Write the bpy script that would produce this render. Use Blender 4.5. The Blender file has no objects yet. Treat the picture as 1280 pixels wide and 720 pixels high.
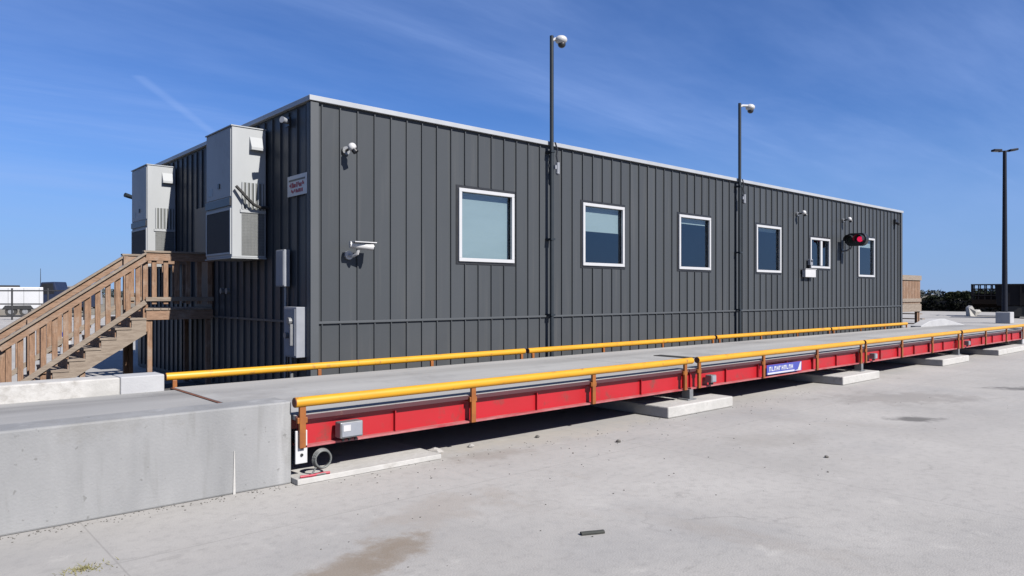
import bpy, bmesh, math, random
from mathutils import Vector, Matrix
random.seed(7)
R = math.radians
S = bpy.context.scene
C = S.collection

# ------------------------------------------------------------------ materials
WK = .45
def mat(name, col, rough=.6, metal=0, col2=None, scale=3.0, detail=6, stretch=(1, 1, 1), lo=.35, hi=.7,
        bump=0, bscale=40, spec=.5, grime=None, gscale=.6, glo=.55, ghi=.8):
    m = bpy.data.materials.new(name); m.use_nodes = True
    K = WK if min(col) > .55 else .49
    col = tuple(K*c for c in col); col2 = col2 and tuple(K*c for c in col2); grime = grime and tuple(K*c for c in grime)
    nt = m.node_tree; N = nt.nodes; L = nt.links
    b = N['Principled BSDF']
    b.inputs['Roughness'].default_value = rough
    b.inputs['Metallic'].default_value = metal
    b.inputs['Specular IOR Level'].default_value = spec
    b.inputs['Base Color'].default_value = (*col, 1)
    tc = N.new('ShaderNodeTexCoord')
    out = None
    if col2:
        mp = N.new('ShaderNodeMapping'); mp.inputs['Scale'].default_value = stretch
        L.new(tc.outputs['Object'], mp.inputs[0])
        n = N.new('ShaderNodeTexNoise'); n.inputs['Scale'].default_value = scale
        n.inputs['Detail'].default_value = detail; n.inputs['Roughness'].default_value = .62
        L.new(mp.outputs[0], n.inputs['Vector'])
        r = N.new('ShaderNodeValToRGB'); r.color_ramp.elements[0].position = lo; r.color_ramp.elements[1].position = hi
        r.color_ramp.elements[0].color = (*col, 1); r.color_ramp.elements[1].color = (*col2, 1)
        L.new(n.outputs['Fac'], r.inputs[0]); out = r.outputs[0]
        if grime:
            n2 = N.new('ShaderNodeTexNoise'); n2.inputs['Scale'].default_value = gscale; n2.inputs['Detail'].default_value = 8
            n2.inputs['Roughness'].default_value = .7
            L.new(tc.outputs['Object'], n2.inputs['Vector'])
            r2 = N.new('ShaderNodeValToRGB'); r2.color_ramp.elements[0].position = glo; r2.color_ramp.elements[1].position = ghi
            L.new(n2.outputs['Fac'], r2.inputs[0])
            mx = N.new('ShaderNodeMix'); mx.data_type = 'RGBA'
            L.new(r2.outputs[0], mx.inputs['Factor']); L.new(out, mx.inputs['A'])
            mx.inputs['B'].default_value = (*grime, 1)
            out = mx.outputs['Result']
        L.new(out, b.inputs['Base Color'])
    if bump:
        n3 = N.new('ShaderNodeTexNoise'); n3.inputs['Scale'].default_value = bscale; n3.inputs['Detail'].default_value = 6
        L.new(tc.outputs['Object'], n3.inputs['Vector'])
        bp = N.new('ShaderNodeBump'); bp.inputs['Strength'].default_value = bump; bp.inputs['Distance'].default_value = .01
        L.new(n3.outputs['Fac'], bp.inputs['Height']); L.new(bp.outputs[0], b.inputs['Normal'])
    return m

def mathn(nt, op, a, b=None, c=None):
    n = nt.nodes.new('ShaderNodeMath'); n.operation = op
    for i, v in enumerate((a, b, c)):
        if v is None: continue
        if isinstance(v, (int, float)): n.inputs[i].default_value = v
        else: nt.links.new(v, n.inputs[i])
    return n.outputs[0]

def ground_mat():
    m = mat('lot_concrete', (.42, .405, .382), .9, 0, (.56, .54, .51), .35, 9, (1, 1, 1), .3, .72, .35, 60)
    nt = m.node_tree; N = nt.nodes; L = nt.links; b = N['Principled BSDF']
    base = b.inputs['Base Color'].links[0].from_socket
    tc = N['Texture Coordinate']
    def noise(scale, det=8, rough=.65, st=None):
        n = N.new('ShaderNodeTexNoise'); n.inputs['Scale'].default_value = scale; n.inputs['Detail'].default_value = det
        n.inputs['Roughness'].default_value = rough
        if st:
            mp = N.new('ShaderNodeMapping'); mp.inputs['Scale'].default_value = st; mp.inputs['Rotation'].default_value = (0, 0, R(20))
            L.new(tc.outputs['Object'], mp.inputs[0]); L.new(mp.outputs[0], n.inputs['Vector'])
        else: L.new(tc.outputs['Object'], n.inputs['Vector'])
        return n.outputs['Fac']
    def ramp(f, lo, hi):
        r = N.new('ShaderNodeMapRange'); r.interpolation_type = 'SMOOTHSTEP'
        r.inputs['From Min'].default_value = lo; r.inputs['From Max'].default_value = hi
        L.new(f, r.inputs['Value']); return r.outputs['Result']
    def mix(fac, a, col, mode='MIX'):
        x = N.new('ShaderNodeMix'); x.data_type = 'RGBA'; x.blend_type = mode
        if isinstance(fac, float): x.inputs['Factor'].default_value = fac
        else: L.new(fac, x.inputs['Factor'])
        L.new(a, x.inputs['A']); x.inputs['B'].default_value = (*[.50*v for v in col], 1); return x.outputs['Result']
    # fine mottling
    c = mix(mathn(nt, 'MULTIPLY', ramp(noise(9, 10, .75), .45, .74), .45), base, (.26, .252, .24))
    # broad greyer and browner patches, tyre worn
    c = mix(mathn(nt, 'MULTIPLY', ramp(noise(.22, 6, .6), .46, .68), .45), c, (.30, .302, .305))
    c = mix(mathn(nt, 'MULTIPLY', ramp(noise(.5, 9, .7, (1, .35, 1)), .56, .72), .4), c, (.34, .29, .24))
    c = mix(mathn(nt, 'MULTIPLY', ramp(noise(1.1, 10, .75, (.6, 2.2, 1)), .60, .70), .40), c, (.19, .18, .165))
    c = mix(mathn(nt, 'MULTIPLY', ramp(noise(2.3, 8, .6), .60, .74), .45), c, (.60, .58, .545))
    # hair cracks
    v = N.new('ShaderNodeTexVoronoi'); v.feature = 'DISTANCE_TO_EDGE'; v.inputs['Scale'].default_value = .23
    nv = N.new('ShaderNodeMix'); nv.data_type = 'VECTOR'; nv.inputs['Factor'].default_value = .25
    nn = N.new('ShaderNodeTexNoise'); nn.inputs['Scale'].default_value = 1.2; nn.inputs['Detail'].default_value = 8
    L.new(tc.outputs['Object'], nn.inputs['Vector']); L.new(tc.outputs['Object'], nv.inputs['A']); 
    sc = N.new('ShaderNodeVectorMath'); sc.operation = 'SCALE'; sc.inputs['Scale'].default_value = 6
    L.new(nn.outputs['Color'], sc.inputs[0]); L.new(sc.outputs[0], nv.inputs['B']); L.new(nv.outputs['Result'], v.inputs['Vector'])
    cr = mathn(nt, 'SUBTRACT', 1.0, ramp(v.outputs['Distance'], .0, .006))
    c = mix(mathn(nt, 'MULTIPLY', cr, mathn(nt, 'MULTIPLY', ramp(noise(.4), .5, .65), .28)), c, (.16, .15, .14))
    # local stains: (x, y, radius, stretch x, colour)
    sep = N.new('ShaderNodeSeparateXYZ'); L.new(tc.outputs['Object'], sep.inputs[0])
    n1 = noise(2.2, 9, .7)
    for x, y, rad, ang, k, col, amt in ((2.45, 4.5, .34, 25, 2.6, (.26, .205, .15), .75), (2.95, 4.62, .24, 25, 2.2, (.26, .21, .16), .6),
                                   (12.1, 4.25, .24, -42, 2.2, (.10, .095, .09), .8), (17.7, 4.1, .35, -42, 2.5, (.10, .095, .09), .75),
                                   (5.6, 6.7, .3, -10, 2.2, (.26, .225, .19), .4), (9.0, 4.9, .5, -30, 2, (.32, .30, .27), .35), (3.9, 5.3, .4, 15, 2.2, (.36, .31, .26), .35),
                                   (14.5, 5.2, .9, -35, 2, (.27, .25, .23), .55), (7.2, 7.0, .35, -5, 6, (.50, .46, .40), .5)):
        dx = mathn(nt, 'SUBTRACT', sep.outputs[0], x); dy = mathn(nt, 'SUBTRACT', sep.outputs[1], y)
        ca, sa = math.cos(R(ang)), math.sin(R(ang))
        px = mathn(nt, 'ADD', mathn(nt, 'MULTIPLY', dx, ca), mathn(nt, 'MULTIPLY', dy, sa))
        py = mathn(nt, 'SUBTRACT', mathn(nt, 'MULTIPLY', dy, ca), mathn(nt, 'MULTIPLY', dx, sa))
        d = mathn(nt, 'SQRT', mathn(nt, 'ADD', mathn(nt, 'POWER', mathn(nt, 'DIVIDE', px, k), 2), mathn(nt, 'POWER', py, 2)))
        e = mathn(nt, 'ADD', mathn(nt, 'DIVIDE', d, rad), mathn(nt, 'MULTIPLY', mathn(nt, 'SUBTRACT', n1, .5), 3.2))
        f = N.new('ShaderNodeMapRange'); f.interpolation_type = 'SMOOTHSTEP'
        f.inputs['From Min'].default_value = 1.1; f.inputs['From Max'].default_value = .35
        L.new(e, f.inputs['Value'])
        c = mix(mathn(nt, 'MULTIPLY', f.outputs['Result'], amt), c, col)
    # sawn joints
    for sock, off, step in ((0, 1.7, 6.1), (1, 1.1, 4.6)):
        a = mathn(nt, 'ABSOLUTE', mathn(nt, 'SUBTRACT', mathn(nt, 'FRACT', mathn(nt, 'DIVIDE', mathn(nt, 'ADD', sep.outputs[sock], off), step)), .5))
        j = N.new('ShaderNodeMapRange'); j.inputs['From Min'].default_value = .009 / step; j.inputs['From Max'].default_value = .003 / step
        L.new(a, j.inputs['Value'])
        c = mix(mathn(nt, 'MULTIPLY', j.outputs['Result'], .35), c, (.20, .19, .18))
    L.new(c, b.inputs['Base Color'])
    return m

M = {}
M['lot'] = ground_mat()
M['added_asphalt'] = mat('added_asphalt', (.06, .06, .062), .9, 0, (.09, .088, .086), .8, 8, bump=.5, bscale=80)
M['added_gravel'] = mat('added_dark_gravel', (.075, .072, .068), .95, 0, (.13, .125, .118), 14, 9, bump=1, bscale=60)
M['field'] = mat('dry_field', (.23, .20, .14), .95, 0, (.33, .29, .22), .05, 8, bump=.5, bscale=3)
M['ramp'] = mat('cast_concrete', (.265, .27, .275), .88, 0, (.395, .398, .40), 1.3, 9, (1, 1, .35), .3, .7, .3, 45, grime=(.24, .235, .22), gscale=.9, glo=.55, ghi=.75)
_m = M['ramp']; _nt = _m.node_tree; _b = _nt.nodes['Principled BSDF']; _src = _b.inputs['Base Color'].links[0].from_socket
_tc = _nt.nodes['Texture Coordinate']
for _sc, _st, _lo, _hi, _c, _a in ((2.6, (1, 1, .07), .60, .72, (.27, .27, .27), .5), (9, (1, 1, .12), .56, .72, (.10, .10, .095), .3), (14, (1, 1, 1), .68, .73, (.07, .07, .065), .5)):
    _mp = _nt.nodes.new('ShaderNodeMapping'); _mp.inputs['Scale'].default_value = _st; _nt.links.new(_tc.outputs['Object'], _mp.inputs[0])
    _n = _nt.nodes.new('ShaderNodeTexNoise'); _n.inputs['Scale'].default_value = _sc; _n.inputs['Detail'].default_value = 5; _nt.links.new(_mp.outputs[0], _n.inputs['Vector'])
    _r = _nt.nodes.new('ShaderNodeMapRange'); _r.interpolation_type = 'SMOOTHSTEP'; _r.inputs['From Min'].default_value = _lo; _r.inputs['From Max'].default_value = _hi
    _nt.links.new(_n.outputs['Fac'], _r.inputs['Value'])
    _x = _nt.nodes.new('ShaderNodeMix'); _x.data_type = 'RGBA'
    _nt.links.new(mathn(_nt, 'MULTIPLY', _r.outputs['Result'], _a), _x.inputs['Factor']); _nt.links.new(_src, _x.inputs['A']); _x.inputs['B'].default_value = (*_c, 1); _src = _x.outputs['Result']
_nt.links.new(_src, _b.inputs['Base Color'])
M['rampdeck'] = mat('trafficked_concrete', (.33, .33, .325), .88, 0, (.43, .425, .415), 1.1, 8, (.4, 2, 1), .3, .7, .3, 45, grime=(.22, .215, .21), gscale=.8, glo=.55, ghi=.8)
M['deck'] = mat('deck_concrete', (.38, .378, .37), .88, 0, (.49, .487, .475), .9, 9, (.35, 2.2, 1), .28, .72, .3, 50, grime=(.27, .265, .26), gscale=.7, glo=.52, ghi=.78)
def lanes(m, ys, wid, col, amt):
    nt = m.node_tree; N = nt.nodes; L = nt.links; b = N['Principled BSDF']; src = b.inputs['Base Color'].links[0].from_socket
    geo = N.new('ShaderNodeNewGeometry'); sep = N.new('ShaderNodeSeparateXYZ'); L.new(geo.outputs['Position'], sep.inputs[0])
    mp = N.new('ShaderNodeMapping'); mp.inputs['Scale'].default_value = (.3, 4, 1); L.new(geo.outputs['Position'], mp.inputs[0])
    n = N.new('ShaderNodeTexNoise'); n.inputs['Scale'].default_value = 1.5; n.inputs['Detail'].default_value = 8; L.new(mp.outputs[0], n.inputs['Vector'])
    for y in ys:
        d = mathn(nt, 'ABSOLUTE', mathn(nt, 'SUBTRACT', sep.outputs[1], y))
        r = N.new('ShaderNodeMapRange'); r.interpolation_type = 'SMOOTHSTEP'; r.inputs['From Min'].default_value = wid; r.inputs['From Max'].default_value = wid*.2; L.new(d, r.inputs['Value'])
        f = mathn(nt, 'MULTIPLY', mathn(nt, 'MULTIPLY', r.outputs['Result'], n.outputs['Fac']), amt)
        x = N.new('ShaderNodeMix'); x.data_type = 'RGBA'; L.new(f, x.inputs['Factor']); L.new(src, x.inputs['A']); x.inputs['B'].default_value = (*col, 1); src = x.outputs['Result']
    L.new(src, b.inputs['Base Color'])
lanes(M['deck'], (7.9, 9.5), .45, (.09, .088, .085), .55)
lanes(M['rampdeck'], (7.95, 9.45), .5, (.07, .07, .07), .75)
M['pad'] = mat('pad_concrete', (.50, .49, .465), .9, 0, (.66, .645, .62), 2.5, 8, bump=.9, bscale=14, grime=(.33, .31, .28), gscale=2.5, glo=.55, ghi=.75)
M['newcrete'] = mat('new_concrete', (.46, .465, .48), .85, 0, (.55, .555, .565), 2, 8, bump=.25, bscale=40)
M['yellow'] = mat('rail_yellow', (.80, .40, .014), .42, 0, (.68, .31, .012), 3, 8, (.5, 3, 3), .45, .75, spec=.5, grime=(.34, .15, .05), gscale=6, glo=.58, ghi=.69)
M['orange'] = mat('post_orange', (.40, .13, .014), .5, 0, (.26, .075, .012), 6, 8)
M['red'] = mat('girder_red', (.54, .010, .020), .45, 0, (.48, .010, .016), 1.5, 8, grime=(.26, .05, .04), gscale=3.2, glo=.55, ghi=.70)
M['edge'] = mat('dark_red_steel', (.10, .022, .030), .6, 0, (.07, .02, .026), 3, 7, grime=(.20, .10, .07), gscale=4, glo=.6, ghi=.75)
M['sunlit_red'] = mat('sunlit_red_edge', (.52, .20, .20), .5, 0, (.42, .05, .06), 3, 8, (1, 4, 4), .4, .65)  # pale pink puts the bottom flange's sunlit edge line into the colour
M['rust'] = mat('rusty_steel', (.22, .065, .025), .8, 0, (.12, .05, .03), 5, 8)
M['panel'] = mat('charcoal_panel', (.083, .091, .100), .42, 0, (.073, .081, .090), .5, 6, (1, 1, .3), .3, .7, bump=.05, bscale=6, spec=.16)
def panel_detail(m, x0, y0, pitch):
    nt = m.node_tree; N = nt.nodes; L = nt.links; b = N['Principled BSDF']; src = b.inputs['Base Color'].links[0].from_socket
    geo = N.new('ShaderNodeNewGeometry'); sep = N.new('ShaderNodeSeparateXYZ'); L.new(geo.outputs['Position'], sep.inputs[0])
    ix = mathn(nt, 'FLOOR', mathn(nt, 'DIVIDE', mathn(nt, 'SUBTRACT', sep.outputs[0], x0), pitch))
    iy = mathn(nt, 'FLOOR', mathn(nt, 'DIVIDE', mathn(nt, 'SUBTRACT', sep.outputs[1], y0), pitch))
    iz = mathn(nt, 'GREATER_THAN', sep.outputs[2], 1.47)
    w = N.new('ShaderNodeTexWhiteNoise'); w.noise_dimensions = '3D'; c = N.new('ShaderNodeCombineXYZ')
    for k, o in enumerate((ix, iy, iz)): L.new(o, c.inputs[k])
    L.new(c.outputs[0], w.inputs['Vector'])
    gain = mathn(nt, 'ADD', .93, mathn(nt, 'MULTIPLY', w.outputs['Value'], .14))
    # pale dust: run-off streaks from the eaves and splash above the yard
    mp = N.new('ShaderNodeMapping'); mp.inputs['Scale'].default_value = (9, 9, .35); L.new(geo.outputs['Position'], mp.inputs[0])
    n = N.new('ShaderNodeTexNoise'); n.inputs['Scale'].default_value = 1; n.inputs['Detail'].default_value = 7; L.new(mp.outputs[0], n.inputs['Vector'])
    r = N.new('ShaderNodeMapRange'); r.interpolation_type = 'SMOOTHSTEP'; r.inputs['From Min'].default_value = .5; r.inputs['From Max'].default_value = .8; L.new(n.outputs['Fac'], r.inputs['Value'])
    lo = N.new('ShaderNodeMapRange'); lo.inputs['From Min'].default_value = 1.5; lo.inputs['From Max'].default_value = .1; L.new(sep.outputs[2], lo.inputs['Value'])
    n2 = N.new('ShaderNodeTexNoise'); n2.inputs['Scale'].default_value = 2.5; n2.inputs['Detail'].default_value = 8; L.new(geo.outputs['Position'], n2.inputs['Vector'])
    dust = mathn(nt, 'ADD', mathn(nt, 'MULTIPLY', r.outputs['Result'], .10), mathn(nt, 'MULTIPLY', mathn(nt, 'MULTIPLY', lo.outputs['Result'], n2.outputs['Fac']), .22))
    sc = N.new('ShaderNodeMix'); sc.data_type = 'RGBA'; sc.blend_type = 'MULTIPLY'; sc.inputs['Factor'].default_value = 1
    cc = N.new('ShaderNodeCombineColor'); [L.new(gain, cc.inputs[k]) for k in range(3)]
    L.new(src, sc.inputs['A']); L.new(cc.outputs[0], sc.inputs['B'])
    mx = N.new('ShaderNodeMix'); mx.data_type = 'RGBA'; L.new(dust, mx.inputs['Factor']); L.new(sc.outputs['Result'], mx.inputs['A']); mx.inputs['B'].default_value = (.15, .14, .125, 1)
    L.new(mx.outputs['Result'], b.inputs['Base Color'])
    mp2 = N.new('ShaderNodeMapping'); mp2.inputs['Scale'].default_value = (2.5, 2.5, .9); L.new(geo.outputs['Position'], mp2.inputs[0])
    n3 = N.new('ShaderNodeTexNoise'); n3.inputs['Scale'].default_value = 1; n3.inputs['Detail'].default_value = 2; L.new(mp2.outputs[0], n3.inputs['Vector'])
    bp = N.new('ShaderNodeBump'); bp.inputs['Strength'].default_value = .35; bp.inputs['Distance'].default_value = .03
    L.new(n3.outputs['Fac'], bp.inputs['Height']); L.new(bp.outputs[0], b.inputs['Normal'])
panel_detail(M['panel'], 5.588, 11.17, .3322)
M['ctrim'] = mat('charcoal_trim', (.105, .114, .124), .5, 0, (.094, .104, .113), 1, 5, spec=.25)
M['coping'] = mat('coping_white', (.50, .52, .545), .4, 0, (.42, .44, .465), 1.5, 6)
M['roof'] = mat('roof_membrane', (.5, .5, .5), .8, 0, (.42, .42, .42), 1)
M['frame'] = mat('window_white', (.69, .70, .72), .4, 0, (.66, .67, .68), 4)
M['blind'] = mat('blind_fabric', (.36, .41, .40), .85, 0, (.33, .38, .37), .7, 4, (1, 1, 6))
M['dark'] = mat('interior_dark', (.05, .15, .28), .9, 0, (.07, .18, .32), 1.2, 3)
M['ac'] = mat('ac_beige_grey', (.50, .52, .53), .5, 0, (.44, .46, .47), 1.4, 6, (1, 1, .4), spec=.2, grime=(.36, .37, .37), gscale=2, glo=.58, ghi=.8)
M['coil'] = mat('coil_fins', (.16, .17, .165), .6, .4, (.24, .25, .24), 6, 5, (1, 1, .2))
M['metal_grey'] = mat('galvanised', (.38, .39, .40), .45, .5, (.28, .29, .30), 8, 5)
M['box_grey'] = mat('enclosure_grey', (.36, .38, .42), .5, 0, (.30, .32, .36), 4, spec=.2)
M['black'] = mat('black_plastic', (.018, .018, .02), .4, 0, (.03, .03, .03), 6)
M['rubber'] = mat('black_rubber', (.02, .02, .02), .8, 0, (.035, .033, .03), 9)
M['pole'] = mat('pole_dark', (.025, .034, .045), .55, 0, (.035, .045, .055), 5, 5, spec=.2)
M['bronze'] = mat('pole_bronze', (.012, .016, .030), .6, 0, (.018, .022, .036), 4, spec=.15)
M['white'] = mat('white_enamel', (.78, .78, .78), .35, 0, (.70, .70, .70), 6)
M['wood'] = mat('weathered_wood', (.39, .232, .14), .85, 0, (.18, .098, .055), 7, 9, (6, 6, .8), .3, .7, .4, 30, grime=(.40, .31, .24), gscale=2.5, glo=.5, ghi=.75)
M['wood_h'] = mat('weathered_plank', (.41, .255, .165), .85, 0, (.20, .118, .072), 7, 9, (.8, 6, 6), .3, .7, .4, 30, grime=(.42, .33, .26), gscale=2.5, glo=.5, ghi=.75)
M['wood_g'] = mat('grey_plank', (.38, .315, .25), .9, 0, (.22, .17, .13), 6, 9, (.8, 6, 6), .3, .7, .4, 30)
M['door'] = mat('door_steel', (.07, .045, .03), .5, 0, (.085, .055, .038), 2)
M['blue'] = mat('sign_blue', (.06, .08, .42), .5, 0, (.08, .10, .46), 5)
M['sign_red'] = mat('sign_red', (.42, .02, .05), .5, 0, (.5, .03, .07), 8)
M['sign_pale'] = mat('sign_pale', (.74, .76, .84), .5, 0, (.66, .68, .80), 8)
M['leaf'] = mat('leaf_dark', (.018, .025, .012), .9, 0, (.03, .038, .018), 2, spec=.1)
M['hedge_leaf'] = mat('hedge_leaf', (.009, .011, .009), .95, 0, (.015, .017, .012), 1.3, spec=.05)
M['bark'] = mat('bark', (.06, .045, .032), .9, 0, (.09, .07, .05), 5)
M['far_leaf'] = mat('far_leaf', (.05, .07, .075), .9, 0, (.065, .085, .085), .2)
M['trailer_dark'] = mat('trailer_dark', (.010, .009, .012), .7, 0, (.016, .014, .016), 2, spec=.15)
M['rust_dark'] = mat('rusty_dark', (.022, .013, .010), .85, 0, (.012, .010, .010), 2, spec=.1)
M['truck_white'] = mat('truck_white', (.72, .73, .75), .4, 0, (.64, .65, .67), .6)
M['navy'] = mat('navy_paint', (.02, .03, .07), .35, 0, (.03, .04, .08), 2)
M['pebble'] = mat('pebble_grey', (.12, .11, .10), .9, 0, (.2, .19, .17), 20)
M['palestone'] = mat('pebble_pale', (.52, .50, .47), .9, 0, (.42, .40, .37), 20)
M['grass'] = mat('dry_grass', (.20, .20, .07), .9, 0, (.28, .24, .11), 8)
M['tuftdebris'] = mat('flattened_hose', (.035, .04, .035), .8, 0, (.06, .06, .05), 20)
M['ptube'] = mat('fence_pipe', (.03, .03, .034), .5, 0, (.05, .05, .05), 8)

def emit_lens(name, col, s):
    m = bpy.data.materials.new(name); m.use_nodes = True
    b = m.node_tree.nodes['Principled BSDF']
    b.inputs['Base Color'].default_value = (*col, 1); b.inputs['Roughness'].default_value = .3
    b.inputs['Emission Color'].default_value = (*col, 1); b.inputs['Emission Strength'].default_value = s
    return m
M['red_lens'] = emit_lens('red_lens', (.55, .01, .06), .55)
M['dark_lens'] = mat('dark_lens', (.012, .03, .018), .15)

def glass_mat(name, tint, ior=1.5):
    m = bpy.data.materials.new(name); m.use_nodes = True
    nt = m.node_tree; N = nt.nodes; L = nt.links
    for n in list(N): N.remove(n)
    o = N.new('ShaderNodeOutputMaterial'); mx = N.new('ShaderNodeMixShader')
    ge = N.new('ShaderNodeNewGeometry'); vm = N.new('ShaderNodeVectorMath'); vm.operation = 'DOT_PRODUCT'
    L.new(ge.outputs['Incoming'], vm.inputs[0]); L.new(ge.outputs['Normal'], vm.inputs[1])
    r0 = ((ior-1)/(ior+1))**2
    fr_ = mathn(nt, 'ADD', mathn(nt, 'MULTIPLY', mathn(nt, 'POWER', mathn(nt, 'SUBTRACT', 1.0, mathn(nt, 'ABSOLUTE', vm.outputs['Value'])), 5), 1-r0), r0)
    g = N.new('ShaderNodeBsdfGlossy'); g.inputs['Roughness'].default_value = .02
    g.inputs['Color'].default_value = (.85, .93, 1, 1)
    t = N.new('ShaderNodeBsdfTransparent'); t.inputs['Color'].default_value = (*tint, 1)
    nz = N.new('ShaderNodeTexNoise'); nz.inputs['Scale'].default_value = 1.3
    tc = N.new('ShaderNodeTexCoord'); L.new(tc.outputs['Object'], nz.inputs['Vector'])
    bp = N.new('ShaderNodeBump'); bp.inputs['Strength'].default_value = .06; bp.inputs['Distance'].default_value = .02
    L.new(nz.outputs['Fac'], bp.inputs['Height']); L.new(bp.outputs[0], g.inputs['Normal'])
    L.new(fr_, mx.inputs[0]); L.new(t.outputs[0], mx.inputs[1]); L.new(g.outputs[0], mx.inputs[2])
    L.new(mx.outputs[0], o.inputs['Surface'])
    return m
M['glass'] = glass_mat('window_glass', (.82, .90, .93), 2.1)

# ------------------------------------------------------------------ builders
def wloc(o):
    v = Vector((0, 0, 0))
    while o: v += o.location; o = o.parent
    return v

class MB:
    """collects shapes given in world coordinates; build() links them as one mesh object"""
    def __init__(s): s.b = bmesh.new()
    def box(s, x0, x1, y0, y1, z0, z1):
        m = Matrix.Translation(((x0+x1)/2, (y0+y1)/2, (z0+z1)/2)) @ Matrix.Diagonal((abs(x1-x0), abs(y1-y0), abs(z1-z0), 1))
        bmesh.ops.create_cube(s.b, size=1, matrix=m); return s
    def beam(s, p, q, w, h, up=(0, 0, 1)):
        p, q = Vector(p), Vector(q); d = q-p; L = d.length; d.normalize()
        u = Vector(up); sd = d.cross(u)
        if sd.length < 1e-4: sd = d.cross(Vector((0, 1, 0)))
        sd.normalize(); u = sd.cross(d)
        m = Matrix((( *(), d.x*L, sd.x*w, u.x*h, (p.x+q.x)/2), (d.y*L, sd.y*w, u.y*h, (p.y+q.y)/2), (d.z*L, sd.z*w, u.z*h, (p.z+q.z)/2), (0, 0, 0, 1)))
        bmesh.ops.create_cube(s.b, size=1, matrix=m); return s
    def cyl(s, p, q, r0, r1=None, n=16):
        p, q = Vector(p), Vector(q); d = q-p
        rot = Vector((0, 0, 1)).rotation_difference(d).to_matrix().to_4x4()
        bmesh.ops.create_cone(s.b, cap_ends=True, segments=n, radius1=r0, radius2=r0 if r1 is None else r1, depth=d.length,
                              matrix=Matrix.Translation((p+q)/2) @ rot); return s
    def ball(s, c, r, sc=(1, 1, 1), n=14):
        bmesh.ops.create_uvsphere(s.b, u_segments=n, v_segments=max(6, n//2), radius=r, matrix=Matrix.Translation(c) @ Matrix.Diagonal((*sc, 1))); return s
    def tube(s, pts, r, n=8):
        pts = [Vector(p) for p in pts]; rings = []
        for i, p in enumerate(pts):
            d = (pts[min(i+1, len(pts)-1)] - pts[max(i-1, 0)]).normalized()
            a = d.cross(Vector((.3, .2, 1))).normalized(); b = d.cross(a)
            rings.append([s.b.verts.new(p + r*(a*math.cos(2*math.pi*k/n) + b*math.sin(2*math.pi*k/n))) for k in range(n)])
        for A, B in zip(rings, rings[1:]):
            for k in range(n): s.b.faces.new((A[k], A[(k+1) % n], B[(k+1) % n], B[k]))
        for rg in (rings[0], rings[-1]): s.b.faces.new(rg)
        return s
    def prism(s, poly, axis, a0, a1):
        """poly: 2-D outline; axis 'y': (x,z) outline extruded y a0..a1; 'x': (y,z); 'z': (x,y)"""
        def P(u, v, a): return {'y': (u, a, v), 'x': (a, u, v), 'z': (u, v, a)}[axis]
        A = [s.b.verts.new(P(u, v, a0)) for u, v in poly]; B = [s.b.verts.new(P(u, v, a1)) for u, v in poly]
        s.b.faces.new(A); s.b.faces.new(B); n = len(poly)
        for k in range(n): s.b.faces.new((A[k], A[(k+1) % n], B[(k+1) % n], B[k]))
        return s
    def quad(s, *pts):
        s.b.faces.new([s.b.verts.new(p) for p in pts]); return s
    def rotz(s, c, a):
        bmesh.ops.rotate(s.b, cent=c, matrix=Matrix.Rotation(a, 3, 'Z'), verts=s.b.verts); return s
    def build(s, name, m, parent=None, bevel=0, smooth=False, local=False):
        if not s.flat: bmesh.ops.recalc_face_normals(s.b, faces=s.b.faces)
        if parent and not local: bmesh.ops.translate(s.b, verts=s.b.verts, vec=-wloc(parent))
        me = bpy.data.meshes.new(name); s.b.to_mesh(me); s.b.free(); me.materials.append(m)
        o = bpy.data.objects.new(name, me); C.objects.link(o)
        if parent: o.parent = parent
        if smooth:
            me.shade_smooth()
            try: me.set_sharp_from_angle(angle=R(40))
            except Exception: pass
        if bevel:
            b = o.modifiers.new('b', 'BEVEL'); b.width = bevel; b.segments = 2; b.limit_method = 'ANGLE'
        return o
    flat = False

def tag(o, label=None, cat=None, group=None, kind=None):
    if label: o['label'] = label
    if cat: o['category'] = cat
    if group: o['group'] = group
    if kind: o['kind'] = kind
    return o
def thing(name, label, cat, loc, group=None, rz=0):
    o = bpy.data.objects.new(name, None); o.empty_display_size = .2; C.objects.link(o)
    o.location = loc; o.rotation_euler.z = rz
    return tag(o, label, cat, group)
def copy_tree(o, parent=None):
    c = o.copy(); C.objects.link(c)
    if parent: c.parent = parent
    for ch in list(o.children): copy_tree(ch, c)
    return c

# ------------------------------------------------------------------ ground
g = MB(); g.flat = True
g.quad((-2500, -2500, -.02), (2500, -2500, -.02), (2500, 2500, -.02), (-2500, 2500, -.02))
tag(g.build('field', M['field']), kind='structure')
g = MB(); g.flat = True
g.quad((-70, -60, 0), (140, -60, 0), (140, 74, 0), (-70, 74, 0))
tag(g.build('concrete_yard', M['lot']), kind='structure')

g = MB(); g.flat = True
g.quad((-69, -59, .004), (-.7, -59, .004), (-.7, 73, .004), (-69, 73, .004))
tag(g.build('added_asphalt_sheet', M['added_asphalt']), kind='structure')  # unseen dark sheet, added to cut ground bounce onto the shaded faces
g = MB(); g.flat = True
g.quad((-.7, 10.42, .008), (30.2, 10.42, .008), (30.2, 10.99, .008), (-.7, 10.99, .008)); g.quad((-.7, 10.99, .008), (5.41, 10.99, .008), (5.41, 16.6, .008), (-.7, 16.6, .008))
tag(g.build('added_gravel_strip', M['added_gravel']), kind='structure')  # hidden dark ground, added to lower bounce light on the end wall

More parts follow.
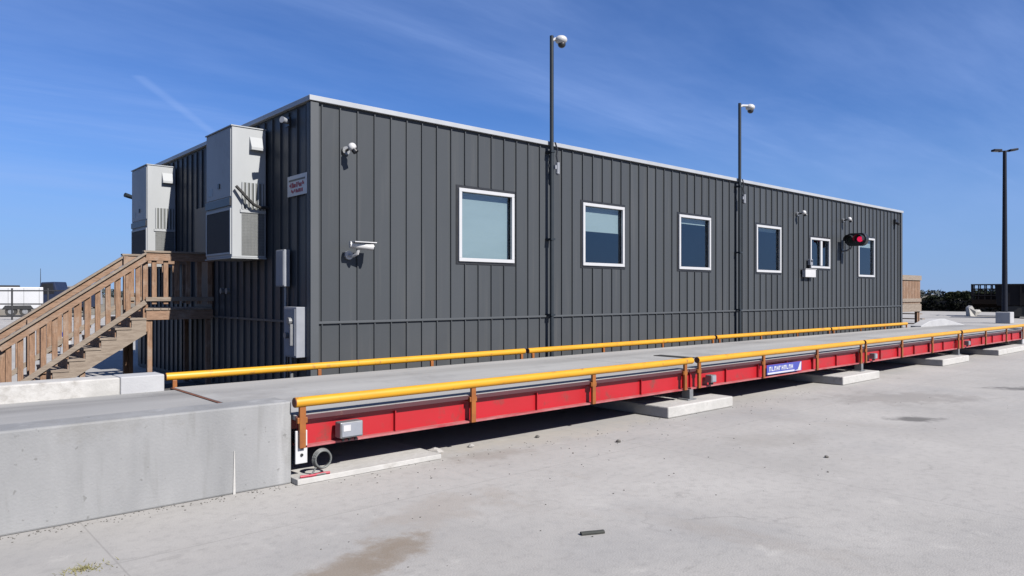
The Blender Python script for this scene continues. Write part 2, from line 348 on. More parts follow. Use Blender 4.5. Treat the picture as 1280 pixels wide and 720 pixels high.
# ------------------------------------------------------------------ approach ramps (west and east of the scale)
ZD = .70
def ramp(name, label, x_end, sgn, split):
    """x_end: end that meets the scale; sgn -1 goes west, +1 goes east"""
    t = thing(name, label, 'ramp', (x_end, 8.6, 0), 'concrete ramps at the ends of the scale')
    lv = 4.8 if sgn < 0 else 2.6; dn = 9.0 if sgn < 0 else 6.0
    a, b, c = x_end, x_end+sgn*lv, x_end+sgn*(lv+dn)
    mb = MB(); mb.prism([(a, 0), (a, ZD-.012), (b, ZD-.012), (c, .02), (c, 0)], 'y', 7.44, 10.02); mb.build('ramp_slab', M['rampdeck'], t)
    return t, a, b, c
t, a, b, c = ramp('approach_ramp', 'grey concrete ramp with low side walls at the near left end of the scale', 3.0, -1, True)
mb = MB(); mb.prism([(3.25, 0), (3.25, .845), (b, .845), (c, .16), (c, 0)], 'y', 7.05, 7.438)
near = mb.build('side_wall', M['ramp'], t, .018)
mb = MB(); mb.prism([(2.648, 0), (2.672, 0), (2.664, .42), (2.658, .42)], 'y', 7.040, 7.0495); tag(mb.build('wall_joint', M['pad'], near), 'pale joint streak down the wall')
mb = MB(); mb.prism([(2.36, 0), (2.36, .90), (b, .90), (c, .2), (c, 0)], 'y', 10.022, 10.40)
far = mb.build('side_wall', M['pad'], t, .018)
mb = MB(); mb.box(2.363, 2.88, 10.018, 10.404, 0, .904)
tag(mb.build('end_block', M['newcrete'], t, .015), 'smoother bluish end block')
mb = MB(); mb.box(3.003, 3.045, 7.46, 10.2, ZD-.30, ZD-.004); tag(mb.build('edge_angle', M['rust'], t), 'rusty steel edging across the ramp end')
t, a, b, c = ramp('approach_ramp', 'pale concrete ramp sloping down at the far right end of the scale', 30.25, 1, False)
for y0, y1 in ((7.05, 7.438), (10.022, 10.40)):
    mb = MB(); mb.prism([(a-.8, 0), (a-.8, .74), (a+.1, .90), (a+1.2, .96), (b-.9, .95), (b+.3, .80), (c-1, .2), (c, .05), (c, 0)] if y0 > 9 else [(a+.05, 0), (a+.05, .74), (b, .74), (c-1, .2), (c, .05), (c, 0)], 'y', y0, y1)
    mb.build('side_wall', M['newcrete'], t, .02)

# ------------------------------------------------------------------ truck scale
sc = thing('truck_scale', 'long low vehicle weighing platform with red girders and yellow guide rails', 'scale', (16.6, 8.6, 0))
XM = [3.258, 10.18, 16.92, 23.55, 30.22]
for i in range(4):
    x0, x1 = XM[i]+.012, XM[i+1]-.012
    mb = MB()
    if i == 0: mb.prism([(x0, 7.015), (x1, 7.015), (x1, 10.2), (3.05, 10.2), (3.05, 7.46), (x0, 7.46)], 'z', .648, ZD)
    else: mb.box(x0, x1, 7.015, 10.2, .648, ZD)
    mb.build('deck_slab', M['deck'], sc, .008)
    for y0, y1 in ((6.998, 7.0125), (10.2025, 10.216)):
        mb = MB(); mb.box(x0, x1, y0, y1, .648, ZD-.003); mb.build('edge_channel', M['edge'], sc, .003)
    for side in (0, 1):
        xs = (3.33 if i == 0 and side == 0 else x0+.03)
        if side == 0: yo, yi = 7.03, 7.20
        else: yo, yi = 10.22, 10.05
        mid = (yo+yi)/2 - (.03 if side == 0 else -.03)
        mb = MB()
        mb.box(xs, x1-.03, min(yo, yi)+.004, max(yo, yi), .620, .645)   # top flange
        mb.box(xs, x1-.03, mid-.006, mid+.006, .380, .620)             # web
        gd = mb.build('girder', M['red'], sc)
        mb = MB(); mb.box(xs, x1-.03, min(yo, yi)-(.03 if side == 0 else 0), max(yo, yi), .358, .380); mb.build('bottom_flange', M['sunlit_red'], gd)
        n = 6
        for k in range(n+1):
            xx = xs + .05 + (x1-.03-xs-.1)*k/n
            mb = MB(); f0, f1 = (yo+.012, mid-.006) if side == 0 else (mid+.006, yo-.012)
            mb.box(xx-.006, xx+.006, f0, f1, .381, .619); mb.build('stiffener', M['red'], gd)
# inner beams and cross members under the deck
    mb = MB()
    for yy in (8.05, 9.2): mb.box(x0+.05, x1-.05, yy-.09, yy+.09, .38, .61)
    mb.build('inner_beam', M['red'], sc)
    mb = MB(); mb.box(x1-.16, x1-.02, 7.24, 10.0, .36, .60); mb.build('cross_beam', M['red'], sc)
# thin dark strip laid on the deck
mb = MB(); mb.box(11.78, 12.02, 8.1, 8.95, ZD+.003, ZD+.012); mb.build('dark_deck_strip', M['rubber'], sc)
# guide rails
def rail(x0, x1, y, z, side, posts):
    mb = MB(); mb.cyl((x0, y, z), (x1, y, z), .053, n=20); r = mb.build('guide_rail', M['yellow'], sc, smooth=True)
    for e, d in ((x0, -1), (x1, 1)):
        mb = MB(); mb.cyl((e+d*.001, y, z), (e+d*.008, y, z), .05, n=16); mb.build('end_cap', M['rust'], r)
    for xx in posts:
        mb = MB()
        if side == 0:
            mb.box(xx-.034, xx+.034, 6.955, 6.993, .365, z-.045); mb.box(xx-.055, xx+.055, 6.962, 6.995, .62, .68)
        else:
            mb.box(xx-.028, xx+.028, 10.223, 10.262, .40, z-.045)
        mb.build('rail_post', M['orange'], r, .004)
NR = [3.27, 10.20, 10.38, 16.88, 17.0, 23.45, 23.62, 30.15]
posts = [(3.33, 5.57, 7.78, 10.02), (10.42, 12.52, 14.67, 16.80), (17.06, 19.2, 21.3, 23.38), (23.70, 25.9, 28.1, 30.08)]
for i in range(4): rail(NR[2*i]-.02, NR[2*i+1], 6.975, .838, 0, posts[i])
FR = [2.97, 9.47, 9.57, 16.0, 16.1, 22.45, 22.55, 28.72]
for i in range(4):
    x0, x1 = FR[2*i], FR[2*i+1]; rail(x0, x1, 10.28, .838, 1, [x0+.1, x0+.1+(x1-x0-.2)/3, x0+.1+(x1-x0-.2)*2/3, x1-.1])
# junction boxes, load cell stands
def jbox(x, w, h, z, sticker=False):
    mb = MB(); mb.box(x-w/2, x+w/2, 6.90, 7.026, z-h/2, z+h/2); o = mb.build('junction_box', M['metal_grey'], sc, .012)
    mb = MB(); mb.box(x-w/2+.015, x+w/2-.015, 6.892, 6.90, z-h/2+.015, z+h/2-.015); mb.build('lid', M['box_grey'], o, .004)
    if sticker:
        mb = MB(); mb.box(x-w/2+.03, x-w/2+.115, 6.888, 6.8915, z-.01, z+h/2-.03); mb.build('sticker', M['white'], o)
    mb = MB()
    for k in (-1, 0, 1): mb.cyl((x+k*w*.28, 6.96, z-h/2-.04), (x+k*w*.28, 6.96, z-h/2), .016, n=8)
    mb.build('cable_gland', M['black'], o)
jbox(3.86, .27, .17, .50, True)
for x in (10.75, 17.45, 24.1): jbox(x, .15, .13, .50)
for i, x in enumerate((10.24, 16.94, 23.52, 30.1)):
    mb = MB(); mb.box(x-.05, x+.05, 7.0, 7.16, .20, .356); mb.box(x-.12, x+.12, 6.98, 7.2, .182, .202)
    mb.build('load_cell_stand', M['metal_grey'], sc, .006)
mb = MB(); mb.box(3.27, 3.40, 7.0, 7.022, .20, .54); pl = mb.build('load_cell_stand', M['white'], sc, .006)
mb = MB()
for zz in (.29, .36, .45): mb.cyl((3.335, 6.988, zz), (3.335, 7.0, zz), .016, n=8)
mb.build('bolt', M['black'], pl)
# banner sign on the girder
mb = MB(); mb.box(12.66, 14.02, 6.985, 6.996, .41, .595); sg = mb.build('name_sign', M['blue'], sc)
tag(sg, 'blue sign with pale lettering, red underline and white swoosh')
mb = MB(); xx = 12.74
for i in range(10):                       # bold lettering, too small in the photo to read
    w = .075; 
    mb.box(xx, xx+.022, 6.980, 6.9845, .475, .56)
    if i % 3 != 1: mb.box(xx+.05, xx+.07, 6.980, 6.9845, .475, .56)
    if i % 2 == 0: mb.box(xx+.022, xx+.05, 6.980, 6.9845, .535, .56)
    else: mb.box(xx+.022, xx+.07, 6.980, 6.9845, .475, .495) if i % 3 == 1 else mb.box(xx+.022, xx+.05, 6.980, 6.9845, .507, .528)
    xx += .094
mb.build('lettering', M['sign_pale'], sg)
mb = MB(); mb.box(12.68, 13.72, 6.980, 6.9845, .418, .45); mb.build('underline', M['sign_pale'], sg)
mb = MB(); mb.prism([(13.72, .42), (13.86, .44), (13.96, .585), (14.0, .585), (13.98, .42)], 'y', 6.980, 6.9845); mb.build('swoosh', M['white'], sg)

# footing pads under the scale
pads = [(3.255, 5.05, 6.92, .06, 'low concrete pad nearest the ramp wall, under the start of the scale'),
        (9.3, 11.15, 6.78, .18, 'pale concrete pad under the first joint of the scale, largest in view'),
        (15.45, 17.35, 6.78, .18, 'pale concrete pad under the second joint, right of the blue sign'),
        (21.5, 23.65, 6.78, .18, 'small looking pale concrete pad under the third joint of the scale'),
        (26.5, 30.2, 6.78, .18, 'pale concrete pad at the right edge of the photo under the scale end')]
for x0, x1, y0, h, lab in pads:
    mb = MB(); mb.box(x0, x1, y0, 10.35, .002, h)
    tag(mb.build('footing_pad', M['pad'], None, .006 if h < .1 else .02), lab, 'concrete pad', 'concrete pads under the scale')

# coil of conduit at the ramp end
mb = MB()
for k in range(3):
    mb.tube([(3.545+(.10-.006*k)*math.cos(a_*math.pi/12), 6.975-.02*k, .225+(.10-.006*k)*math.sin(a_*math.pi/12)) for a_ in range(25)], .011)
mb.tube([(3.47, 6.95, .15), (3.43, 6.95, .09), (3.40, 6.945, .074), (3.5, 6.94, .072), (3.62, 6.945, .072)], .010)
tag(mb.build('cable_coil', M['coil'], None, smooth=True), 'small round coil of grey cable beside the ramp wall', 'cable coil')
mb = MB(); mb.tube([(3.30, 6.96, .075), (3.42, 6.94, .075), (3.55, 6.955, .075), (3.62, 6.935, .075)], .014)
tag(mb.build('cable_end', M['sign_red'], None, smooth=True), 'short dull red hose end lying on the low concrete pad', 'hose')

# ------------------------------------------------------------------ modular office
X0, X1, YF, YB = 5.42, 30.16, 11.0, 21.2
ZT, ZB = 5.10, 1.47
of = thing('modular_office', 'long dark grey metal clad office building with six windows', 'building', (17.8, 16, 0))
wins = [(8.43, 9.82, 2.58, 3.96), (11.90, 13.31, 2.59, 3.97), (15.51, 16.92, 2.59, 3.97), (19.30, 20.71, 2.59, 3.95), (22.62, 23.98, 2.79, 3.75), (26.22, 27.59, 2.565, 3.95)]
def gridwall(holes, x0, x1, z0, z1, y, depth):
    mb = MB(); mb.flat = True
    xs = sorted({x0, x1, *[h[0] for h in holes], *[h[1] for h in holes]}); zs = sorted({z0, z1, *[h[2] for h in holes], *[h[3] for h in holes]})
    for i in range(len(xs)-1):
        for k in range(len(zs)-1):
            cx, cz = (xs[i]+xs[i+1])/2, (zs[k]+zs[k+1])/2
            if any(h[0] < cx < h[1] and h[2] < cz < h[3] for h in holes): continue
            mb.quad((xs[i], y, zs[k]), (xs[i+1], y, zs[k]), (xs[i+1], y, zs[k+1]), (xs[i], y, zs[k+1]))
    for h in holes:
        a, b, c_, d = h
        mb.quad((a, y, c_), (a, y, d), (a, y+depth, d), (a, y+depth, c_)); mb.quad((b, y, d), (b, y, c_), (b, y+depth, c_), (b, y+depth, d))
        mb.quad((a, y, d), (b, y, d), (b, y+depth, d), (a, y+depth, d)); mb.quad((b, y, c_), (a, y, c_), (a, y+depth, c_), (b, y+depth, c_))
    return mb
mb = gridwall(wins, X0, X1, .02, ZT, YF, .14)
RW, RD = .022, .030
x = 5.588
while x < X1-.1:
    for z0, z1 in ((.1, ZB-.022), (ZB+.022, 5.06)):
        segs = [(z0, z1)]
        for a, b, c_, d in wins:
            if a-.06 < x < b+.06 and z0 < c_ < z1: segs = [(z0, c_-.07), (d+.075, z1)]
        for s0, s1 in segs: mb.box(x-RW/2, x+RW/2, YF-RD, YF+.002, s0, s1)
    x += .3322
fw = mb.build('front_wall', M['panel'], of)
mb = MB(); mb.box(X0+.03, X1-.03, YF-.040, YF-.002, ZB-.02, ZB+.02); mb.build('skirt_band', M['ctrim'], fw, .004)
# end walls and back
def ribwall(name, x, sgn):
    mb = MB(); mb.flat = True
    mb.quad((x, YF, .02), (x, YB, .02), (x, YB, ZT), (x, YF, ZT))
    y = YF+.17
    while y < YB-.1:
        for z0, z1 in ((.1, ZB-.022), (ZB+.022, 5.06)): mb.box(min(x, x+sgn*RD)+.0005*sgn, max(x, x+sgn*RD)+.0005*sgn, y-RW/2, y+RW/2, z0, z1)
        y += .3322
    o = mb.build(name, M['panel'], of)
    mb = MB(); mb.box(min(x, x+sgn*.038)+.002*sgn, max(x, x+sgn*.038)+.002*sgn, YF+.03, YB-.03, ZB-.02, ZB+.02); mb.build('skirt_band', M['ctrim'], o)
    return o
ew = ribwall('end_wall', X0, -1); ee = ribwall('end_wall', X1, 1)
mb = MB(); mb.flat = True; mb.quad((X0, YB, .02), (X1, YB, .02), (X1, YB, ZT), (X0, YB, ZT)); mb.build('rear_wall', M['panel'], of)
mb = MB()
mb.box(X0-.045, X0+.10, YF-.048, YF-.003, .03, 5.08)
mb.box(X0-.048, X0-.003, YF-.003, YF+.10, .03, 5.08)
mb.build('corner_trim', M['ctrim'], of, .004)
mb = MB(); mb.box(X1-.10, X1+.045, YF-.048, YF-.003, .03, 5.08); mb.box(X1+.003, X1+.048, YF-.003, YF+.1, .03, 5.08); mb.build('corner_trim', M['ctrim'], of, .004)
mb = MB(); mb.box(X0-.03, X1+.03, YF-.03, YB+.03, 5.10, 5.16); rf = mb.build('roof', M['roof'], of)
mb = MB(); e = .075
mb.box(X0-e, X1+e, YF-e, YF-.035, 5.095, 5.180); mb.box(X0-e, X1+e, YB+.035, YB+e, 5.095, 5.180)
mb.box(X0-e, X0-.035, YF-.034, YB+.034, 5.095, 5.180); mb.box(X1+.035, X1+e, YF-.034, YB+.034, 5.095, 5.180)
mb.build('coping', M['coping'], rf, .006)
# dark interior so the windows have depth
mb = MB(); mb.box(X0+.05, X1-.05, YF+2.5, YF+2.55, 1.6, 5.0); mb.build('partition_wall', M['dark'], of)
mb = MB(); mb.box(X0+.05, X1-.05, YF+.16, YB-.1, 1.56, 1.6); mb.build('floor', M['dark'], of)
# windows
def ring(x0, x1, z0, z1, y0, y1, t):
    mb = MB()
    mb.box(x0, x1, y0, y1, z1-t, z1); mb.box(x0, x1, y0, y1, z0, z0+t)
    mb.box(x0, x0+t, y0, y1, z0+t, z1-t); mb.box(x1-t, x1, y0, y1, z0+t, z1-t)
    return mb
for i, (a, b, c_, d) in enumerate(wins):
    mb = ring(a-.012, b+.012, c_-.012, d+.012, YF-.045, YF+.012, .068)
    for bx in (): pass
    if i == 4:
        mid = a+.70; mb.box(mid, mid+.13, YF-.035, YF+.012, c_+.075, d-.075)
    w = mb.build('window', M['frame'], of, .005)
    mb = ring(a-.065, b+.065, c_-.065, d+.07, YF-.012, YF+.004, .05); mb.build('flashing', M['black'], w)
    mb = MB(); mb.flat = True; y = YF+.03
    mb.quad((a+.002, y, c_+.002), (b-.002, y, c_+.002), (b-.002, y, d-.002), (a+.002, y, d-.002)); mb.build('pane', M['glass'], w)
    if i in (0, 1, 2, 3, 5):
        zb = {0: c_+.02, 1: c_+.80, 2: d-.20, 3: d-.16, 5: d-.30}[i]
        mb = MB(); mb.box(a+.06, b-.06, YF+.10, YF+.104, zb, d-.03); mb.cyl((a+.06, YF+.10, d-.06), (b-.06, YF+.10, d-.06), .03, n=10)
        if i in (1, 5): mb.box(a+.06, b-.06, YF+.095, YF+.11, zb-.03, zb)
        mb.build('blind', M['blind'], w)
# door on the end wall, behind the landing
mb = MB(); mb.box(X0-.05, X0-.004, 15.45, 16.5, 1.66, 3.80); dr = mb.build('door', M['door'], of, .006)
mb = MB(); mb.cyl((X0-.11, 15.6, 2.65), (X0-.05, 15.6, 2.65), .03, n=12); mb.ball((X0-.12, 15.6, 2.65), .04); mb.build('handle', M['metal_grey'], dr, smooth=True)
for yy in (14.55, 14.85):
    mb = MB(); mb.cyl((X0-.09, yy, 2.0), (X0-.003, yy, 2.0), .06, n=16); mb.build('vent_cap', M['metal_grey'], of, smooth=True)

# ------------------------------------------------------------------ wall air conditioners
def make_ac():
    t = thing('wall_air_conditioner', 'tall grey wall hung air conditioner nearest the front corner of the office', 'air conditioner', (X0, 13.35, 2.57), 'air conditioners on the end wall')
    xo, ya, yb, z0, z1 = 4.76, 12.71, 13.99, 2.57, 4.89
    mb = MB(); mb.box(xo, X0-.05, ya, yb, z0+.02, z1); cab = mb.build('cabinet', M['ac'], t, .012)
    mb = MB(); mb.box(xo-.02, X0-.046, ya-.02, yb+.02, z0, z0+.019); mb.build('bottom_flange', M['ac'], cab)
    mb = MB(); mb.box(xo-.02, X0-.046, ya-.015, yb+.015, z1+.001, z1+.02); mb.build('top_cover', M['ac'], cab)
    # side grille with louvres (south face)
    mb = MB(); mb.box(4.93, 5.33, ya-.006, ya-.001, 3.44, 3.92)
    gr = mb.build('side_grille', M['coil'], t)
    mb = MB()
    for k in range(6): mb.box(4.93+.07*k, 4.955+.07*k, ya-.03, ya-.006, 3.44, 3.92)
    mb.box(4.90, 5.36, ya-.022, ya-.006, 3.385, 3.44); mb.build('louvre', M['ac'], gr)
    # lower condenser coil guard (south)
    mb = MB(); mb.box(4.93, 5.34, ya-.006, ya-.001, 2.63, 3.38); cg = mb.build('coil_guard', M['coil'], t)
    mb = MB()
    for k in range(17): mb.box(4.935+.025*k, 4.940+.025*k, ya-.012, ya-.006, 2.64, 3.37)
    for k in range(14): mb.box(4.93, 5.34, ya-.010, ya-.007, 2.66+.052*k, 2.664+.052*k)
    mb.build('wire_mesh', M['metal_grey'], cg)
    # fresh-air hood (south, upper)
    mb = MB(); mb.prism([(ya, 4.74), (ya-.01, 4.74), (ya-.10, 4.55), (ya-.10, 4.50), (ya, 4.50)], 'x', 5.07, 5.30); mb.build('air_hood', M['ac'], t, .004)
    # west face panels
    mb = MB(); mb.box(xo-.012, xo-.001, ya+.04, yb-.04, 3.66, 4.85); p = mb.build('upper_panel', M['ac'], t, .004)
    mb = MB(); mb.box(xo-.03, xo-.012, 13.25, 13.33, 3.84, 3.93); mb.build('latch', M['black'], p)
    mb = MB(); mb.box(xo-.0145, xo-.0125, 13.62, 13.84, 3.74, 3.88); mb.build('rating_plate', M['metal_grey'], p)
    mb = MB(); mb.box(xo-.012, xo-.001, ya+.07, yb-.07, 2.66, 3.42); p = mb.build('front_grille', M['rubber'], t)
    mb = ring(0, 1, 0, 1, 0, 1, .1); mb.b.free(); mb = MB()
    for z in (2.645, 3.42): mb.box(xo-.02, xo-.001, ya+.03, yb-.03, z, z+.035)
    for yy in (ya+.03, yb-.07): mb.box(xo-.02, xo-.001, yy, yy+.04, 2.68, 3.42)
    mb.build('grille_frame', M['ac'], p)
    mb = MB(); mb.box(xo-.03, xo-.001, ya+.03, yb-.03, 3.50, 3.63); mb.build('drip_band', M['black'], t)
    return t
ac1 = make_ac()
ac2 = copy_tree(ac1); ac2.location.y += 5.13
tag(ac2, 'grey wall hung air conditioner farther back, above the wooden stair landing')
mb = MB(); mb.tube([(4.80, 12.63, 3.83), (4.88, 12.60, 3.74), (4.98, 12.57, 3.62), (5.10, 12.58, 3.52), (5.24, 12.62, 3.48), (5.38, 12.66, 3.50)], .028)
tag(mb.build('power_cable', M['rubber'], None, smooth=True), 'thick black cable running into the side of the nearer air conditioner', 'cable')

# ------------------------------------------------------------------ things on the end wall
t = thing('fuse_box', 'narrow grey metal box high on the shaded end wall with a conduit below', 'electrical box', (5.35, 11.9, 2.0))
mb = MB(); mb.box(5.27, 5.375, 11.72, 12.05, 2.07, 2.70); o = mb.build('enclosure', M['box_grey'], t, .008)
mb = MB(); mb.box(5.258, 5.269, 11.74, 12.03, 2.09, 2.68); mb.build('cover', M['box_grey'], o, .003)
mb = MB(); mb.cyl((5.33, 11.80, .05), (5.33, 11.80, 2.07), .025, n=10); mb.build('conduit', M['metal_grey'], t, smooth=True)
t = thing('meter_cabinet', 'larger grey electrical cabinet low on the end wall beside the corner', 'electrical box', (5.3, 11.4, .9))
mb = MB(); mb.box(5.21, 5.41, 11.13, 11.60, .90, 1.73); o = mb.build('enclosure', M['box_grey'], t, .01)
mb = MB(); mb.box(5.198, 5.209, 11.16, 11.57, .93, 1.70); d_ = mb.build('door', M['box_grey'], o, .003)
mb = MB(); mb.cyl((5.14, 11.30, 1.50), (5.198, 11.30, 1.50), .06, n=14); mb.cyl((5.14, 11.42, 1.26), (5.198, 11.42, 1.26), .05, n=14)
mb.box(5.15, 5.198, 11.22, 11.26, 1.1, 1.45); mb.build('meter_dial', M['metal_grey'], t)
mb = MB(); mb.cyl((5.3, 11.5, .02), (5.3, 11.5, .9), .03, n=10); mb.build('conduit', M['metal_grey'], t, smooth=True)

t = thing('wall_sign', 'white rectangular sign with red lettering on the dark end wall', 'sign', (5.37, 11.43, 3.6))
mb = MB(); mb.box(5.365, 5.377, 11.07, 11.80, 3.595, 3.94); o = mb.build('panel', M['white'], t)
mb = MB(); mb.box(5.360, 5.3648, 11.14, 11.74, 3.845, 3.875); mb.build('header_rule', M['black'], o)
mb = MB(); rr = random.Random(3)
for z0, z1, ya in ((3.735, 3.82, 11.17), (3.645, 3.705, 11.22)):
    yy = ya
    while yy < 11.80-(ya-11.07):
        w_ = rr.choice((.02, .03, .045)); h0 = rr.choice((0, 0, .3)); h1 = rr.choice((1, 1, .7))
        mb.box(5.360, 5.3648, yy, yy+w_, z0+(z1-z0)*h0, z0+(z1-z0)*h1); yy += w_+rr.choice((.012, .016, .03))
mb.build('lettering', M['sign_red'], o)

def small_light(name, label, cat, x, y, z, d, grp=None):
    """small wall fixture; d = outward unit vector (x,y)"""
    t = thing(name, label, cat, (x, y, z), grp); dx, dy = d
    mb = MB(); mb.cyl((x, y, z), (x+dx*.05, y+dy*.05, z), .07, n=16); mb.build('base', M['metal_grey'], t, smooth=True)
    mb = MB(); mb.cyl((x+dx*.04, y+dy*.04, z), (x+dx*.20, y+dy*.20, z+.02), .022, n=10); mb.build('arm', M['black'], t)
    mb = MB(); mb.ball((x+dx*.24, y+dy*.24, z+.03), .072, (1, 1, 1.0)); mb.build('housing', M['white'], t, smooth=True)
    mb = MB(); mb.cyl((x+dx*.24+.02, y+dy*.24-.02, z-.01), (x+dx*.24+.045, y+dy*.24-.05, z-.06), .05, n=14); mb.build('lens', M['black'], t, smooth=True)
    return t
Y_ = YF-.002
small_light('security_camera', 'small white ball camera high on the front wall near the left corner', 'camera', 6.02, Y_, 4.36, (0, -1), 'small cameras on the front wall')
small_light('security_camera', 'small ball camera high on the wall above the small sliding window', 'camera', 21.75, Y_, 4.44, (0, -1), 'small cameras on the front wall')
small_light('security_camera', 'small ball camera on the wall directly above the red traffic signal', 'camera', 25.0, Y_, 4.46, (0, -1), 'small cameras on the front wall')
t = thing('corner_camera', 'small black camera under the roof at the far right corner', 'camera', (29.55, YF, 4.7))
mb = MB(); mb.box(29.42, 29.62, YF-.09, YF-.003, 4.62, 4.80); mb.build('mount', M['black'], t, .01)
mb = MB(); mb.cyl((29.5, YF-.09, 4.66), (29.48, YF-.2, 4.60), .05, n=14); mb.build('housing', M['black'], t, smooth=True)
# bullet camera left
t = thing('bullet_camera', 'white tube shaped camera on a bracket on the left part of the front wall', 'camera', (6.1, YF, 2.6))
mb = MB(); mb.cyl((6.08, YF-.003, 2.60), (6.08, YF-.04, 2.60), .075, n=16); mb.build('base', M['white'], t, smooth=True)
mb = MB(); mb.tube([(6.08, YF-.03, 2.60), (6.09, YF-.15, 2.58), (6.12, YF-.24, 2.62), (6.13, YF-.26, 2.68)], .028); mb.build('bracket', M['white'], t, smooth=True)
mb = MB(); mb.cyl((5.98, YF-.24, 2.765), (6.36, YF-.34, 2.73), .058, n=18); mb.box(5.99, 6.40, YF-.40, YF-.20, 2.80, 2.815)
bh = mb.build('housing', M['white'], t, smooth=True)
mb = MB(); mb.cyl((6.36, YF-.34, 2.73), (6.37, YF-.343, 2.729), .045, n=16); mb.build('lens', M['black'], bh)
# light on the end wall near the front corner and one at the far corner
t = thing('wall_lamp', 'small pale lamp under the roof on the end wall near the front corner', 'lamp', (X0, 11.75, 4.86))
mb = MB(); mb.box(X0-.08, X0-.044, 11.68, 11.83, 4.80, 4.95); mb.build('base', M['black'], t)
mb = MB(); mb.cyl((X0-.06, 11.76, 4.88), (X0-.20, 11.70, 4.89), .04, .055, n=14); mb.build('head', M['box_grey'], t, smooth=True)
t = thing('wall_lamp', 'small dark lamp sticking out past the farther air conditioner', 'lamp', (X0, 20.9, 4.45))
mb = MB(); mb.box(X0-.10, X0-.044, 20.8, 20.95, 4.35, 4.55); mb.build('base', M['black'], t)
mb = MB(); mb.cyl((X0-.1, 20.87, 4.45), (X0-.42, 20.75, 4.52), .05, .06, n=14); mb.build('head', M['pole'], t, smooth=True)

# ------------------------------------------------------------------ traffic signal, sliding window tray, intercom
t = thing('traffic_signal', 'black two lens traffic signal on the wall with its red light lit', 'traffic light', (24.95, YF, 3.55))
mb = MB()
n = 20
pts = []
for k in range(n):
    a_ = 2*math.pi*k/n; cy = 10.36 if math.cos(a_) < 0 else 10.68
    pts.append((cy+.20*math.cos(a_), 3.78+.22*math.sin(a_)))
mb.prism(pts, 'x', 24.90, 25.12); mb.build('housing', M['black'], t, .015)
for yy, mm in ((10.36, 'red_lens'), (10.68, 'dark_lens')):
    mb = MB(); mb.cyl((24.86, yy, 3.78), (24.899, yy, 3.78), .09, n=20); ln = mb.build('lens', M[mm], t, smooth=True)
    mb = MB()
    for k in range(12):
        a0, a1 = math.pi*(k-1)/10, math.pi*k/10
        P = [(24.895, 24.66)[j] for j in (0, 1)]
        mb.quad((P[0], yy+.15*math.cos(a0), 3.78+.15*math.sin(a0)), (P[0], yy+.15*math.cos(a1), 3.78+.15*math.sin(a1)),
                (P[1], yy+.155*math.cos(a1), 3.78+.155*math.sin(a1)), (P[1], yy+.155*math.cos(a0), 3.78+.155*math.sin(a0)))
    mb.build('visor', M['black'], ln)
mb = MB(); mb.tube([(25.0, YF-.003, 3.40), (25.0, 10.85, 3.42), (25.0, 10.72, 3.48), (25.0, 10.66, 3.60)], .03); mb.cyl((25.0, YF-.02, 3.40), (25.0, YF-.003, 3.40), .08, n=14); mb.build('bracket', M['metal_grey'], t, smooth=True)
t = thing('ticket_tray', 'small white box on the wall below the sliding window', 'tray', (22.37, YF, 2.47))
mb = MB(); mb.box(22.03, 22.72, YF-.16, YF-.044, 2.47, 2.72); o = mb.build('body', M['white'], t, .01)
mb = MB(); mb.box(22.01, 22.74, YF-.175, YF-.044, 2.722, 2.738); mb.build('lid', M['white'], o)
t = thing('intercom', 'small grey intercom on a bracket at the lower left of the sliding window', 'intercom', (22.45, YF, 2.9))
mb = MB(); mb.box(22.40, 22.56, YF-.14, YF-.044, 2.86, 3.05); o = mb.build('body', M['box_grey'], t, .01)
mb = MB(); mb.box(22.43, 22.53, YF-.146, YF-.141, 2.96, 3.02); mb.build('speaker_grille', M['black'], o)
mb = MB(); mb.box(22.43, 22.53, YF-.10, YF-.044, 2.76, 2.858); mb.build('bracket', M['black'], t)

# ------------------------------------------------------------------ tall camera poles in front of the wall
def cam_pole(x, ztop, label, wide):
    y = 10.86
    t = thing('camera_pole', label, 'pole', (x, y, 0), 'tall camera poles along the front wall')
    mb = MB(); mb.cyl((x, y, 0), (x, y, ztop), .042, n=14); p = mb.build('pole', M['pole'], t, smooth=True)
    mb = MB(); mb.box(x-.12, x+.12, y-.10, y+.10, 0.002, .02); mb.build('base_plate', M['pole'], p)
    for z in (1.5, 3.1, 4.95):
        mb = MB(); mb.box(x-.06, x+.06, y-.05, YF-.003, z-.02, z+.02); mb.build('wall_clamp', M['pole'], p)
    # head
    mb = MB(); mb.tube([(x, y, ztop-.10), (x+.08, y-.04, ztop-.06), (x+.16+wide, y-.09, ztop-.03)], .035); mb.build('arm', M['white'], t, smooth=True)
    hx, hy, hz = x+.18+wide, y-.10, ztop-.10
    mb = MB(); mb.ball((hx, hy, hz+.03), .115, (1.15, 1.15, .8), 18); h = mb.build('camera_housing', M['white'], t, smooth=True)
    mb = MB(); mb.ball((hx+.02, hy, hz-.06), .085, (1, 1, .9), 16); mb.build('dome', M['black'], h, smooth=True)
    # lower bracket camera and cable
    mb = MB(); mb.cyl((x+.10, y-.08, 4.52), (x+.10, y-.08, 4.72), .042, n=14); mb.box(x+.02, x+.09, y-.09, y-.04, 4.58, 4.66); mb.ball((x+.10, y-.08, 4.50), .045)
    lo = mb.build('lower_camera', M['box_grey'], t, smooth=True)
    mb = MB(); mb.tube([(x+.05, y-.05, 5.15), (x+.10, y-.07, 5.0), (x+.07, y-.07, 4.86), (x+.10, y-.08, 4.72)], .018); mb.build('cable', M['black'], lo, smooth=True)
cam_pole(10.80, 7.40, 'taller looking dark pole with a white camera, between the first two windows', 0)
cam_pole(18.20, 7.27, 'dark pole with a white camera, between the third and fourth windows', .20)

